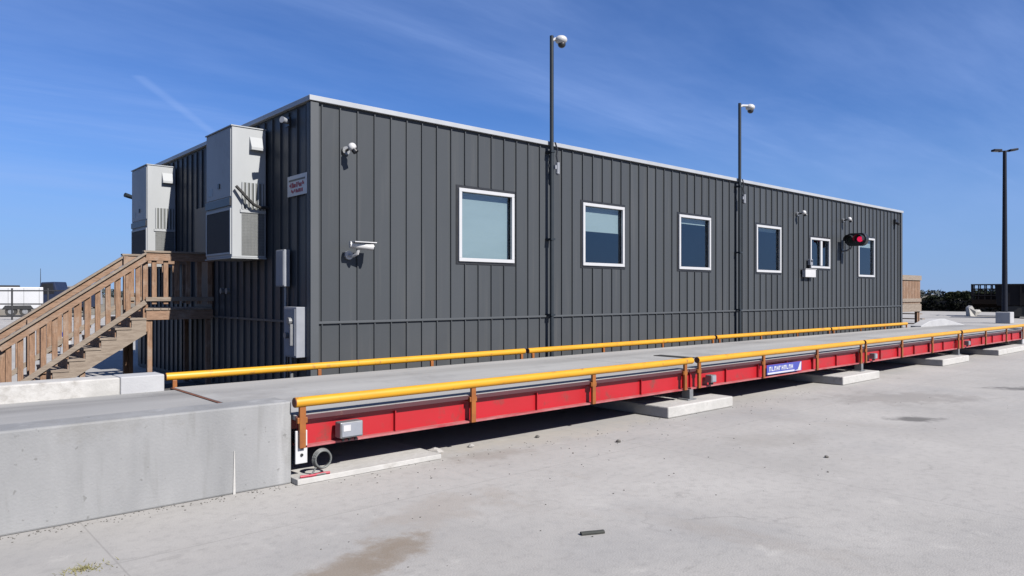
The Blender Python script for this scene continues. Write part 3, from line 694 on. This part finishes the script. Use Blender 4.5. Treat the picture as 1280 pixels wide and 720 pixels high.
# ------------------------------------------------------------------ wooden stairs and landing at the end wall
st = thing('wooden_staircase', 'weathered brown wooden staircase and landing at the shaded end wall', 'staircase', (3.4, 16.1, 0))
LX0, LX1, SY0, SY1, ZF = 4.08, 5.36, 15.36, 16.92, 1.66
mb = MB(); k = 0
xx = LX0-.02
while xx < LX1-.05:
    mb.box(xx, xx+.135, SY0-.02, SY1+.02, ZF-.038, ZF); xx += .142
ld = mb.build('landing_deck', M['wood_g'], st, .004)
for y in (SY0, SY1-.04):
    mb = MB(); mb.box(LX0, LX1, y, y+.04, ZF-.23, ZF-.042); mb.build('rim_joist', M['wood_h'], ld, .004)
for y in (SY0+.04, SY1-.14):
    for x in (LX0+.03, LX1-.12):
        mb = MB(); mb.box(x, x+.09, y, y+.09, 0, ZF-.24); mb.build('post', M['wood'], st, .005)
RISE = ZF/9; RUN = .262
for i in range(8):
    z = ZF-RISE*(i+1); xr = LX0-RUN*(i+1)
    mb = MB(); mb.box(xr-.03, xr+RUN-.002, SY0+.045, SY1-.045, z-.04, z); mb.box(xr-.03, xr+RUN-.002, SY0-.015, SY0+.042, z-.04, z)
    tr = mb.build('tread', M['wood_g'], st, .004)
    mb = MB(); mb.box(xr+RUN-.02, xr+RUN-.003, SY0+.045, SY1-.045, z+.002, z+RISE-.042); mb.build('riser', M['wood_h'], tr)
for y in (SY0, SY1-.04):
    poly = [(LX0, ZF-.042)]
    for i in range(8):
        z = ZF-RISE*(i+1)-.042; poly += [(LX0-RUN*i-.0, z) if i else (LX0-.001, z), (LX0-RUN*(i+1), z)]
    poly += [(LX0-RUN*8, 0), (LX0-RUN*8+.25, 0), (LX0, ZF-.50)]
    mb = MB(); mb.prism(poly, 'y', y, y+.04); mb.build('stringer', M['wood_g'], st)
mb = MB(); mb.box(2.95, 3.04, SY0+.05, SY0+.14, 0, .72); mb.build('post', M['wood'], st, .005)
SL = RISE/RUN
XB = LX0-RUN*8-.28
def zat(x, z0): return z0-(LX0-x)*SL
for side, y in ((0, SY0-.045), (1, SY1+.005)):
    yo = y+.02
    # landing balustrade
    mb = MB(); mb.box(LX0-.02, LX1, y-.005, y+.035, 2.60, 2.755); hr = mb.build('handrail', M['wood_h'], st, .004)
    mb = MB(); mb.box(LX0-.06, LX1, y-.03, y+.105, 2.757, 2.795); mb.build('cap_rail', M['wood_g'], hr, .004)
    mb = MB(); mb.box(LX0-.02, LX1, y-.002, y+.034, 1.80, 1.88); mb.build('bottom_rail', M['wood_g'], st, .004)
    for i in range(6):
        x = LX0+.10+.215*i
        mb = MB(); mb.box(x, x+.088, y+.036, y+.074, 1.74, 2.62); mb.build('baluster', M['wood'], st, .004)
    # sloping balustrade
    P = lambda x, z: (x, yo, zat(x, z))
    mb = MB(); mb.beam(P(XB, 2.66), P(LX0-.02, 2.66), .04, .13); hr = mb.build('handrail', M['wood_h'], st, .004)
    mb = MB(); mb.beam(P(XB-.1, 2.755), P(LX0-.02, 2.755), .135, .038); mb.build('cap_rail', M['wood_g'], hr, .004)
    mb = MB(); mb.beam(P(XB+.2, 1.80), P(LX0-.02, 1.80), .036, .09); mb.build('bottom_rail', M['wood_g'], st, .004)
    n = 13
    for i in range(n):
        x = XB+.10+(LX0-.12-XB)*i/n
        mb = MB(); zt = zat(x, 2.68); zb = max(.08, zat(x, 1.74))
        mb.box(x, x+.088, y+.042, y+.080, zb, zt); mb.build('baluster', M['wood'], st, .004)
    for x, z0, z1 in ((LX0-.05, 0.0 if side else 1.2, 2.74), (XB+.02, 0, zat(XB, 2.72)), (XB+.62, 0, zat(XB+.62, 2.68))):
        mb = MB(); mb.box(x, x+.09, y+.08, y+.168, z0, z1) if side == 0 else mb.box(x, x+.09, y-.10, y-.012, z0, z1)
        mb.build('newel_post', M['wood'], st, .005)

# landing at the far end of the building
t = thing('wooden_landing', 'small raised wooden landing seen past the far right corner', 'landing', (31.6, 12, 0))
a, b, y0, y1, zf = 30.25, 32.95, 11.25, 12.8, 1.55
mb = MB(); mb.box(a, b, y0, y1, zf-.04, zf); o = mb.build('landing_deck', M['wood_g'], t, .004)
mb = MB(); mb.box(a, b, y0-.04, y0-.002, zf-.34, zf-.042); mb.build('rim_joist', M['wood_g'], o)
mb = MB(); mb.box(a, b, y0-.042, y0-.004, zf+.06, zf+.2); mb.build('bottom_rail', M['wood_g'], t)
mb = MB(); mb.box(a, b, y0-.05, y0-.006, zf+.95, zf+1.15); mb.build('handrail', M['wood_g'], t)
for k in range(16):
    mb = MB(); mb.box(a+.06+k*.165, a+.20+k*.165, y0-.003, y0+.02, zf+.0, zf+1.0); mb.build('baluster', M['wood'], t)
for x in (a+.05, b-.30, b-.12):
    for y in (y0, y1-.12):
        mb = MB(); mb.box(x, x+.11, y+.022, y+.12, 0, zf+1.1 if x > 32.7 else zf-.05); mb.build('post', M['wood'], t)
mb = MB()
for i in range(7): mb.box(b+.26*i, b+.26*(i+1)+.02, y0+.1, y1-.1, zf-.22*(i+1)-.04, zf-.22*(i+1))
mb.build('stair_flight', M['wood_g'], t)

# ------------------------------------------------------------------ light pole on the right
bx, by = 55.6, 13.9
t = thing('lot_light', 'tall dark lamp post with a flat twin head on a concrete base', 'lamp post', (bx, by, 0))
mb = MB(); mb.box(bx-.42, bx+.42, by-.42, by+.42, 0, .75); mb.build('base', M['newcrete'], t, .04)
mb = MB(); mb.box(bx-.20, bx+.20, by-.2, by+.2, .752, .79); mb.build('base_plate', M['bronze'], t)
mb = MB(); mb.cyl((bx, by, .79), (bx, by, 11.3), .17, .11, n=14); mb.build('pole', M['bronze'], t, smooth=True)
vx, vy = .7467, -.6652
mb = MB(); mb.beam((bx-vx*.4, by-vy*.4, 11.25), (bx+vx*.4, by+vy*.4, 11.3), .08, .08); mb.build('arm', M['bronze'], t)
for s_ in (-1, 1):
    mb = MB(); mb.beam((bx+s_*vx*.28, by+s_*vy*.28, 11.32), (bx+s_*vx*.78, by+s_*vy*.78, 11.36+.03*s_), .40, .13); h = mb.build('lamp_head', M['bronze'], t, .02)
    mb = MB(); mb.beam((bx+s_*vx*.33, by+s_*vy*.33, 11.248), (bx+s_*vx*.73, by+s_*vy*.73, 11.288+.03*s_), .32, .006); mb.build('diffuser', M['metal_grey'], h)

# ------------------------------------------------------------------ background right: trailers, hedge, rubble
def fr(f, u):   # ground point at a forward distance along a horizontal bearing
    r = (u-640)/904*f; return (.7467*r+.6652*f, -.6652*r+.7467*f)
RZ = math.atan2(-.6652, .7467)
def wheel(t, x, y, z, r, w=.3):
    mb = MB(); mb.cyl((x, y-w/2, z), (x, y+w/2, z), r, n=20); o = mb.build('wheel', M['rubber'], t, smooth=True, local=True)
    mb = MB(); mb.cyl((x, y-w/2-.01, z), (x, y-w/2+.02, z), r*.5, n=14); mb.build('rim', M['metal_grey'], o, local=True)
def stake_trailer(x, y, L, label):
    t = thing('stake_trailer', label, 'trailer', (x, y, 0), None, RZ-R(36))
    mb = MB(); mb.box(0, L, -1.2, 1.2, 1.05, 1.45); mb.box(0, L, -.5, .5, .75, 1.05); mb.build('bed', M['rust_dark'], t, local=True)
    mb = MB()
    for s_ in (-1.2, 1.14):
        for k in range(int(L/.45)+1): mb.box(k*.45, k*.45+.09, s_, s_+.06, 1.45, 2.75)
        for z in (2.68, 2.30, 1.75): mb.box(0, L, s_-.015, s_-.002, z, z+.09)
    mb.build('stake_side', M['trailer_dark'], t, local=True)
    mb = MB()
    for k in range(5): mb.box(-.06, -.01, -1.2+k*.58, -1.12+k*.58, 1.45, 2.78)
    mb.box(-.065, -.005, -1.2, 1.2, 2.2, 2.28); mb.build('tailgate', M['trailer_dark'], t, local=True)
    mb = MB(); mb.box(.3, L*.42, -1.12, 1.1, 1.452, 1.95); mb.box(L*.36, L, -1.12, 1.1, 1.452, 2.72); mb.build('load', M['rust_dark'], t, local=True)
    for k in (L*.42, L*.42+1.1):
        for s_ in (-1, 1): wheel(t, k, s_*1.0, .52, .52)
    mb = MB(); mb.box(L*.36, L*.6, -1.25, 1.25, 1.0, 1.06); mb.build('mudguard', M['trailer_dark'], t, local=True)
    return t
x, y = fr(63.5, 1216); stake_trailer(x, y, 9.5, 'dark slatted stake sided trailer parked behind the lamp post')
# dark tipper box behind, to the right
x, y = fr(58.5, 1247)
t = thing('dump_trailer', 'black high sided dump trailer at the right edge behind the lamp post', 'trailer', (x, y, 0), None, RZ-R(36))
mb = MB(); mb.prism([(0, 1.0), (-.15, 2.68), (9, 2.75), (9, 1.0)], 'y', -1.25, 1.25); o = mb.build('tipper_body', M['trailer_dark'], t, .03, local=True)
mb = MB()
for k in range(9): mb.box(.5+k, .62+k, -1.33, -1.252, 1.0, 2.6)
mb.box(-.1, 9, -1.34, -1.252, 2.6, 2.72); mb.build('side_rib', M['trailer_dark'], o, local=True)
mb = MB(); mb.box(.2, 9, -.5, .5, .6, .98); mb.build('chassis', M['rust_dark'], t, local=True)
for k in (1.2, 2.4, 3.6):
    for s_ in (-1, 1): wheel(t, k, s_*1.0, .5, .5)
mb = MB(); mb.box(.5, 4.3, -1.22, -.8, .15, .95); mb.build('mud_flap', M['rubber'], t, local=True)

x, y = fr(62.0, 1216)
mb = MB(); mb.prism([(-.42, 0), (-.5, .75), (-.2, .95), (.02, .5), (.45, .62), (.62, .35), (.3, .1), (.1, 0)], 'y', -.3, .3)
for v in mb.b.verts: v.co += Vector((random.uniform(-.05, .05), random.uniform(-.1, .1), random.uniform(-.04, .04)))
o = mb.build('rubble_block', M['pad'], None, .03); o.location = (x, y, 0); o.rotation_euler.z = RZ
tag(o, 'broken white lump of concrete on the ground in front of the dark trailer', 'rubble')

def leafcloud(mb, c, rx, ry, rz, n, size, gap=.0):
    for _ in range(n):
        while True:
            p = Vector((random.uniform(-1, 1), random.uniform(-1, 1), random.uniform(-1, 1)))
            if p.length < 1: break
        p = Vector((c[0]+p.x*rx, c[1]+p.y*ry, c[2]+p.z*rz)); s_ = size*random.uniform(.6, 1.3)
        a = Vector((random.gauss(0, 1), random.gauss(0, 1), random.gauss(0, 1))).normalized(); b2 = a.orthogonal().normalized(); a = a.cross(b2)
        mb.b.faces.new([mb.b.verts.new(p+s_*(i*a+j*b2)) for i, j in ((-1, -.5), (.2, -.8), (1, .4), (-.3, .9))])
# hedge
mb = MB(); mb.flat = True
pa, pb = fr(84, 1120), fr(74, 1300)
for k in range(60):
    f_ = k/59; cx, cy = pa[0]+(pb[0]-pa[0])*f_, pa[1]+(pb[1]-pa[1])*f_
    leafcloud(mb, (cx, cy, .62), .9, .9, .76+.08*math.sin(k*1.7), 70, .17)
hd = thing('hedge', 'dark clipped hedge along the back of the yard on the right', 'hedge', (pa[0], pa[1], 0))
mb.build('foliage', M['hedge_leaf'], hd)
mb = MB(); mb.prism([(-.5, 0), (-.42, 1.15), (.42, 1.15), (.5, 0)], 'x', 0, 1); bmesh.ops.scale(mb.b, vec=((Vector(pb)-Vector(pa)).length, 1, 1), verts=mb.b.verts)
o = mb.build('core', M['bark'], hd, local=True); o.rotation_euler.z = math.atan2(pb[1]-pa[1], pb[0]-pa[0])
# a few trees beyond
labs = ['low round dark tree just right of the far wooden landing', 'dark tree rising above the hedge left of the stake trailer', 'dark bushy tree beyond the hedge close to the stake trailer', 'wide dark tree partly hidden behind the stake trailer']
for (u, f_, h, w), lab in zip(((1168, 120, 1.75, 2.0), (1191, 105, 2.25, 1.3), (1208, 98, 2.3, 1.3), (1232, 110, 2.6, 2.4)), labs):
    x, y = fr(f_, u)
    t = thing('tree', lab, 'tree', (x, y, 0), 'trees beyond the hedge')
    mb = MB(); mb.cyl((x, y, 0), (x+.1, y, h*.6), .14, .07, n=8)
    for k in range(4): mb.cyl((x+.06, y, h*.35), (x+random.uniform(-.8, .8), y+random.uniform(-.8, .8), h*.75), .05, .02, n=6)
    mb.build('trunk', M['bark'], t)
    mb = MB(); mb.flat = True
    for k in range(7): leafcloud(mb, (x+random.uniform(-.6, .6)*w, y+random.uniform(-.6, .6)*w, h*random.uniform(.45, .82)), w*.5, w*.5, h*.2, 160, .16)
    mb.build('crown', M['leaf'], t)
# low far woods
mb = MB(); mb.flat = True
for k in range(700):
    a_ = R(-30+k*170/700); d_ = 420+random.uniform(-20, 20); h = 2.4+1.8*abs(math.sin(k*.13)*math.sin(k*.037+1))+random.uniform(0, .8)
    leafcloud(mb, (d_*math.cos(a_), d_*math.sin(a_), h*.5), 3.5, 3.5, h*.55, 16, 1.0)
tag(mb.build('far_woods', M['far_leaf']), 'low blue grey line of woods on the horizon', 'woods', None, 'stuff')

# ------------------------------------------------------------------ background left: pipe fence, white truck, dark pick-up
x, y = fr(63.5, 54)
t = thing('box_trailer', 'long white box trailer parked behind the pipe fence on the left', 'trailer', (x, y, 0), None, RZ+R(33))
mb = MB(); mb.box(-14, 0, -1.25, 1.25, .62, 2.5); o = mb.build('body', M['truck_white'], t, .04, local=True)
mb = MB()
for k in range(13): mb.box(-13.5+k*1.1, -13.47+k*1.1, -1.262, -1.252, .7, 2.42)
mb.box(-14, 0, -1.27, -1.252, .62, .70); mb.build('side_seam', M['metal_grey'], o, local=True)
mb = MB(); mb.box(-14, -1.7, -.8, .8, 2.502, 2.66); mb.build('roof_rack', M['black'], t, local=True)
for k in (-1.3, -2.3, -10.5):
    for s_ in (-1, 1): wheel(t, k, s_*1.05, .42, .42)
mb = MB(); mb.prism([(-2.95, .6), (-2.7, .95), (-.9, .95), (-.65, .6)], 'y', -1.275, -1.252); mb.build('wheel_arch', M['black'], t, local=True)
x, y = fr(74, 50)
t = thing('pickup_truck', 'dark blue truck cab parked right of the white trailer', 'truck', (x, y, 0), None, RZ)
mb = MB(); mb.prism([(-.2, .55), (-.2, 1.5), (.25, 1.75), (.75, 3.1), (2.1, 3.15), (2.35, 2.2), (5.2, 2.15), (5.2, .55)], 'y', -1, 1); o = mb.build('body', M['navy'], t, .08, local=True)
mb = MB(); mb.prism([(.45, 1.85), (.9, 2.95), (1.95, 3.0), (2.1, 1.95)], 'y', -1.02, -1.004); mb.build('side_window', M['black'], t, local=True)
for k in (.7, 4.2):
    for s_ in (-1, 1): wheel(t, k, s_*.9, .42, .42)
mb = MB(); mb.cyl((.45, -.6, 1.7), (.45, -.6, 4.5), .045, .02, n=8); mb.build('aerial', M['black'], t, local=True)
for u, f_, lab, mm in ((78, 95, 'pale grey car roofs glimpsed above the stair rail', 'box_grey'),):
    x, y = fr(f_, u)
    t = thing('parked_van', lab.replace('car roofs', 'van') , 'van', (x, y, 0), None, RZ)
    mb = MB(); mb.prism([(0, .5), (0, 1.5), (.7, 2.95), (4.6, 3.0), (4.8, .5)], 'y', -1, 1); mb.build('body', M[mm], t, .08, local=True)
    mb = MB(); mb.prism([(.45, 1.7), (.85, 2.75), (4.3, 2.8), (4.4, 1.7)], 'y', -1.02, -1.004); mb.build('side_window', M['black'], t, local=True)
    for k in (.9, 3.8):
        for s_ in (-1, 1): wheel(t, k, s_*.9, .38, .38)
x, y = fr(53.4, -75)
t = thing('pipe_fence', 'black two rail pipe fence in front of the white trailer', 'fence', (x, y, 0), None, RZ)
for k in range(5):
    mb = MB(); mb.cyl((k*2.66, 0, 0), (k*2.66, 0, 2.35), .065, n=10); mb.build('post', M['ptube'], t, smooth=True, local=True)
for z in (2.16, 1.18, .28):
    mb = MB(); mb.cyl((0, 0, z), (4*2.66, 0, z), .05 if z > .5 else .06, n=10); mb.build('rail', M['ptube'], t, smooth=True, local=True)
for (x, y), lab in (((4.85, 27.4), 'white drum with a blue lid seen between the stair balusters'), ((6.72, 25.9), 'white drum with a blue lid standing in the gap under the landing')):
    t = thing('drum', lab, 'drum', (x, y, 0), 'white drums behind the stairs')
    mb = MB(); mb.cyl((x, y, 0), (x, y, .55), .17, n=18); mb.build('body', M['white'], t, smooth=True)
    mb = MB(); mb.cyl((x, y, .552), (x, y, .68), .175, n=18); mb.build('lid', M['blue'], t, smooth=True)

# ------------------------------------------------------------------ small things on the yard
def pebble(x, y, r, label, m, sc=(1, 1, .6)):
    mb = MB(); bmesh.ops.create_icosphere(mb.b, subdivisions=2, radius=r)
    for v in mb.b.verts: v.co = Vector((v.co.x*sc[0], v.co.y*sc[1], v.co.z*sc[2]))*random.uniform(.8, 1.15)
    o = mb.build('stone', M[m], None); o.location = (x, y, r*sc[2]*.8); o.rotation_euler.z = random.uniform(0, 3)
    tag(o, label, 'stone', 'loose stones on the yard')
pebble(6.77, 7.08, .035, 'dark stone on the yard close to the scale, left of the two dark ones', 'pebble')
pebble(7.35, 6.15, .035, 'dark stone on the yard, right of the two dark ones near the scale', 'pebble')
pebble(5.72, 7.20, .04, 'pale stone on the yard at the shadow edge of the scale', 'palestone')
pebble(8.51, 3.93, .025, 'tiny dark stone alone in the middle of the open yard', 'pebble')
pebble(5.12, 7.15, .07, 'pale broken stone at the end of the low pad beside the scale', 'palestone', (1.4, 1, .7))
mb = MB(); mb.tube([(4.30, 3.99, .018), (4.36, 3.96, .02), (4.42, 3.93, .018), (4.48, 3.905, .018)], .026, 8)
bmesh.ops.scale(mb.b, vec=(1, 1, .6), verts=mb.b.verts)
tag(mb.build('rubber_scrap', M['tuftdebris'], None, smooth=True), 'dark scrap of rubber lying on the open yard near the bottom of the photo', 'scrap')
mb = MB(); mb.flat = True
for k in range(160):
    a_ = random.uniform(0, 6.28); r_ = abs(random.gauss(0, .06)); px, py = 1.14+r_*1.5*math.cos(a_), 5.83+r_*math.sin(a_)
    dx, dy = random.uniform(-.03, .03), random.uniform(-.03, .03); h = random.uniform(.008, .03)
    mb.b.faces.new([mb.b.verts.new(v) for v in ((px-.004, py, .001), (px+.004, py, .001), (px+dx, py+dy, h))])
tag(mb.build('grass_tuft', M['grass']), 'small dry tuft of grass in the yard at the bottom left', 'grass', None, 'stuff')

mb = MB(); mb.flat = True; rg = random.Random(11)
for k in range(520):
    q = rg.random()
    if q < .4: gx, gy = rg.uniform(-.5, 3.25), 7.04-abs(rg.gauss(0, .09))
    elif q < .7: gx, gy = rg.uniform(3.3, 14), 6.95-abs(rg.gauss(0, .28))
    else: gx, gy = rg.uniform(1, 15), rg.uniform(3.5, 7)
    r_ = rg.uniform(.003, .009)*(1.5 if rg.random() < .08 else 1)
    bmesh.ops.create_icosphere(mb.b, subdivisions=1, radius=r_, matrix=Matrix.Translation((gx, gy, r_*.4)) @ Matrix.Diagonal((1, rg.uniform(.6, 1.3), .65, 1)))
tag(mb.build('grit', M['pebble']), 'fine grey grit lying along the ramp wall and over the yard', 'grit', None, 'stuff')

# ------------------------------------------------------------------ sky, sun, camera
EL = math.atan2(.84, math.hypot(.09, 1)); sd = Vector((.09, -1, .84)).normalized()
W = bpy.data.worlds.new('World'); S.world = W; W.use_nodes = True
nt = W.node_tree; N = nt.nodes; L = nt.links
bg = N['Background']; bg.inputs['Strength'].default_value = .05
sky = N.new('ShaderNodeTexSky'); sky.sky_type = 'NISHITA'; sky.sun_disc = False
sky.sun_elevation = EL; sky.sun_rotation = math.atan2(.09, -1); sky.altitude = 300; sky.air_density = 1.0; sky.dust_density = 0; sky.ozone_density = 8
tc = N.new('ShaderNodeTexCoord'); sep = N.new('ShaderNodeSeparateXYZ'); L.new(tc.outputs['Generated'], sep.inputs[0])
den = mathn(nt, 'ADD', mathn(nt, 'MAXIMUM', sep.outputs[2], 0.0), .08)
px = mathn(nt, 'DIVIDE', sep.outputs[0], den); py = mathn(nt, 'DIVIDE', sep.outputs[1], den)
cmb = N.new('ShaderNodeCombineXYZ'); L.new(px, cmb.inputs[0]); L.new(py, cmb.inputs[1])
def cloud(rot, scl, sc, lo, hi, det):
    mp = N.new('ShaderNodeMapping'); mp.inputs['Rotation'].default_value = (0, 0, R(rot)); mp.inputs['Scale'].default_value = scl
    L.new(cmb.outputs[0], mp.inputs[0])
    n = N.new('ShaderNodeTexNoise'); n.inputs['Scale'].default_value = sc; n.inputs['Detail'].default_value = det; n.inputs['Roughness'].default_value = .6
    n.inputs['Distortion'].default_value = .4
    L.new(mp.outputs[0], n.inputs['Vector'])
    r = N.new('ShaderNodeMapRange'); r.interpolation_type = 'SMOOTHSTEP'; r.inputs['From Min'].default_value = lo; r.inputs['From Max'].default_value = hi
    L.new(n.outputs['Fac'], r.inputs['Value']); return r.outputs['Result']
c1 = cloud(50, (.35, 1.3, 1), .55, .33, .80, 7); c2 = cloud(20, (.25, 1.6, 1), 1.3, .5, .85, 8)
cl = mathn(nt, 'ADD', mathn(nt, 'MULTIPLY', c1, .52), mathn(nt, 'MULTIPLY', c2, .36))
# contrail: a segment in the same flat cloud layer
def lay(d): return d[0]/(d[2]+.08), d[1]/(d[2]+.08)
A = lay((.2416, .9358, .2567)); B = lay((.3188, .9256, .2038)); 
dx, dy = B[0]-A[0], B[1]-A[1]; LL = dx*dx+dy*dy
tt = mathn(nt, 'DIVIDE', mathn(nt, 'ADD', mathn(nt, 'MULTIPLY', mathn(nt, 'SUBTRACT', px, A[0]), dx), mathn(nt, 'MULTIPLY', mathn(nt, 'SUBTRACT', py, A[1]), dy)), LL)
tq = mathn(nt, 'MINIMUM', mathn(nt, 'MAXIMUM', tt, 0.0), 1.6)
ex = mathn(nt, 'SUBTRACT', px, mathn(nt, 'ADD', mathn(nt, 'MULTIPLY', tq, dx), A[0])); ey = mathn(nt, 'SUBTRACT', py, mathn(nt, 'ADD', mathn(nt, 'MULTIPLY', tq, dy), A[1]))
ds = mathn(nt, 'SQRT', mathn(nt, 'ADD', mathn(nt, 'MULTIPLY', ex, ex), mathn(nt, 'MULTIPLY', ey, ey)))
r = N.new('ShaderNodeMapRange'); r.interpolation_type = 'SMOOTHSTEP'; r.inputs['From Min'].default_value = .035; r.inputs['From Max'].default_value = .004
L.new(ds, r.inputs['Value'])
cl = mathn(nt, 'ADD', cl, mathn(nt, 'MULTIPLY', r.outputs['Result'], .16))
fade = N.new('ShaderNodeMapRange'); fade.inputs['From Min'].default_value = 0; fade.inputs['From Max'].default_value = .12
L.new(sep.outputs[2], fade.inputs['Value'])
cl = mathn(nt, 'MULTIPLY', cl, fade.outputs['Result'])
mx = N.new('ShaderNodeMix'); mx.data_type = 'RGBA'
L.new(cl, mx.inputs['Factor']); 
tn = N.new('ShaderNodeMix'); tn.data_type = 'RGBA'; tn.blend_type = 'MULTIPLY'; tn.inputs['Factor'].default_value = 1
L.new(sky.outputs[0], tn.inputs['A']); tn.inputs['B'].default_value = (.66, .83, 1.12, 1)
L.new(tn.outputs['Result'], mx.inputs['A']); mx.inputs['B'].default_value = (3.7, 5.2, 9.2, 1)
hz = N.new('ShaderNodeMapRange'); hz.interpolation_type = 'SMOOTHSTEP'; hz.inputs['From Min'].default_value = .26; hz.inputs['From Max'].default_value = 0; hz.inputs['To Max'].default_value = .75
L.new(sep.outputs[2], hz.inputs['Value'])
mh = N.new('ShaderNodeMix'); mh.data_type = 'RGBA'; L.new(hz.outputs['Result'], mh.inputs['Factor']); L.new(mx.outputs['Result'], mh.inputs['A']); mh.inputs['B'].default_value = (2.3, 3.75, 6.9, 1)
L.new(mh.outputs['Result'], bg.inputs['Color'])

ld_ = bpy.data.lights.new('sun', 'SUN'); ld_.energy = 5.0; ld_.angle = R(.5); ld_.color = (1, .955, .90)
so = bpy.data.objects.new('sun', ld_); C.objects.link(so)
so.rotation_euler = sd.to_track_quat('Z', 'Y').to_euler()

cd = bpy.data.cameras.new('camera'); co = bpy.data.objects.new('camera', cd); C.objects.link(co)
cd.sensor_width = 36; cd.lens = 904/1280*36; cd.shift_y = 7/1280; cd.clip_end = 6000; cd.clip_start = .05
co.location = (0, 0, 1.95); co.rotation_euler = (R(90), 0, -math.asin(.6652))
S.camera = co
S.view_settings.view_transform = 'Standard'; S.view_settings.look = 'None'; S.view_settings.gamma = 1; S.view_settings.exposure = 1.1
S.view_settings.use_curve_mapping = False
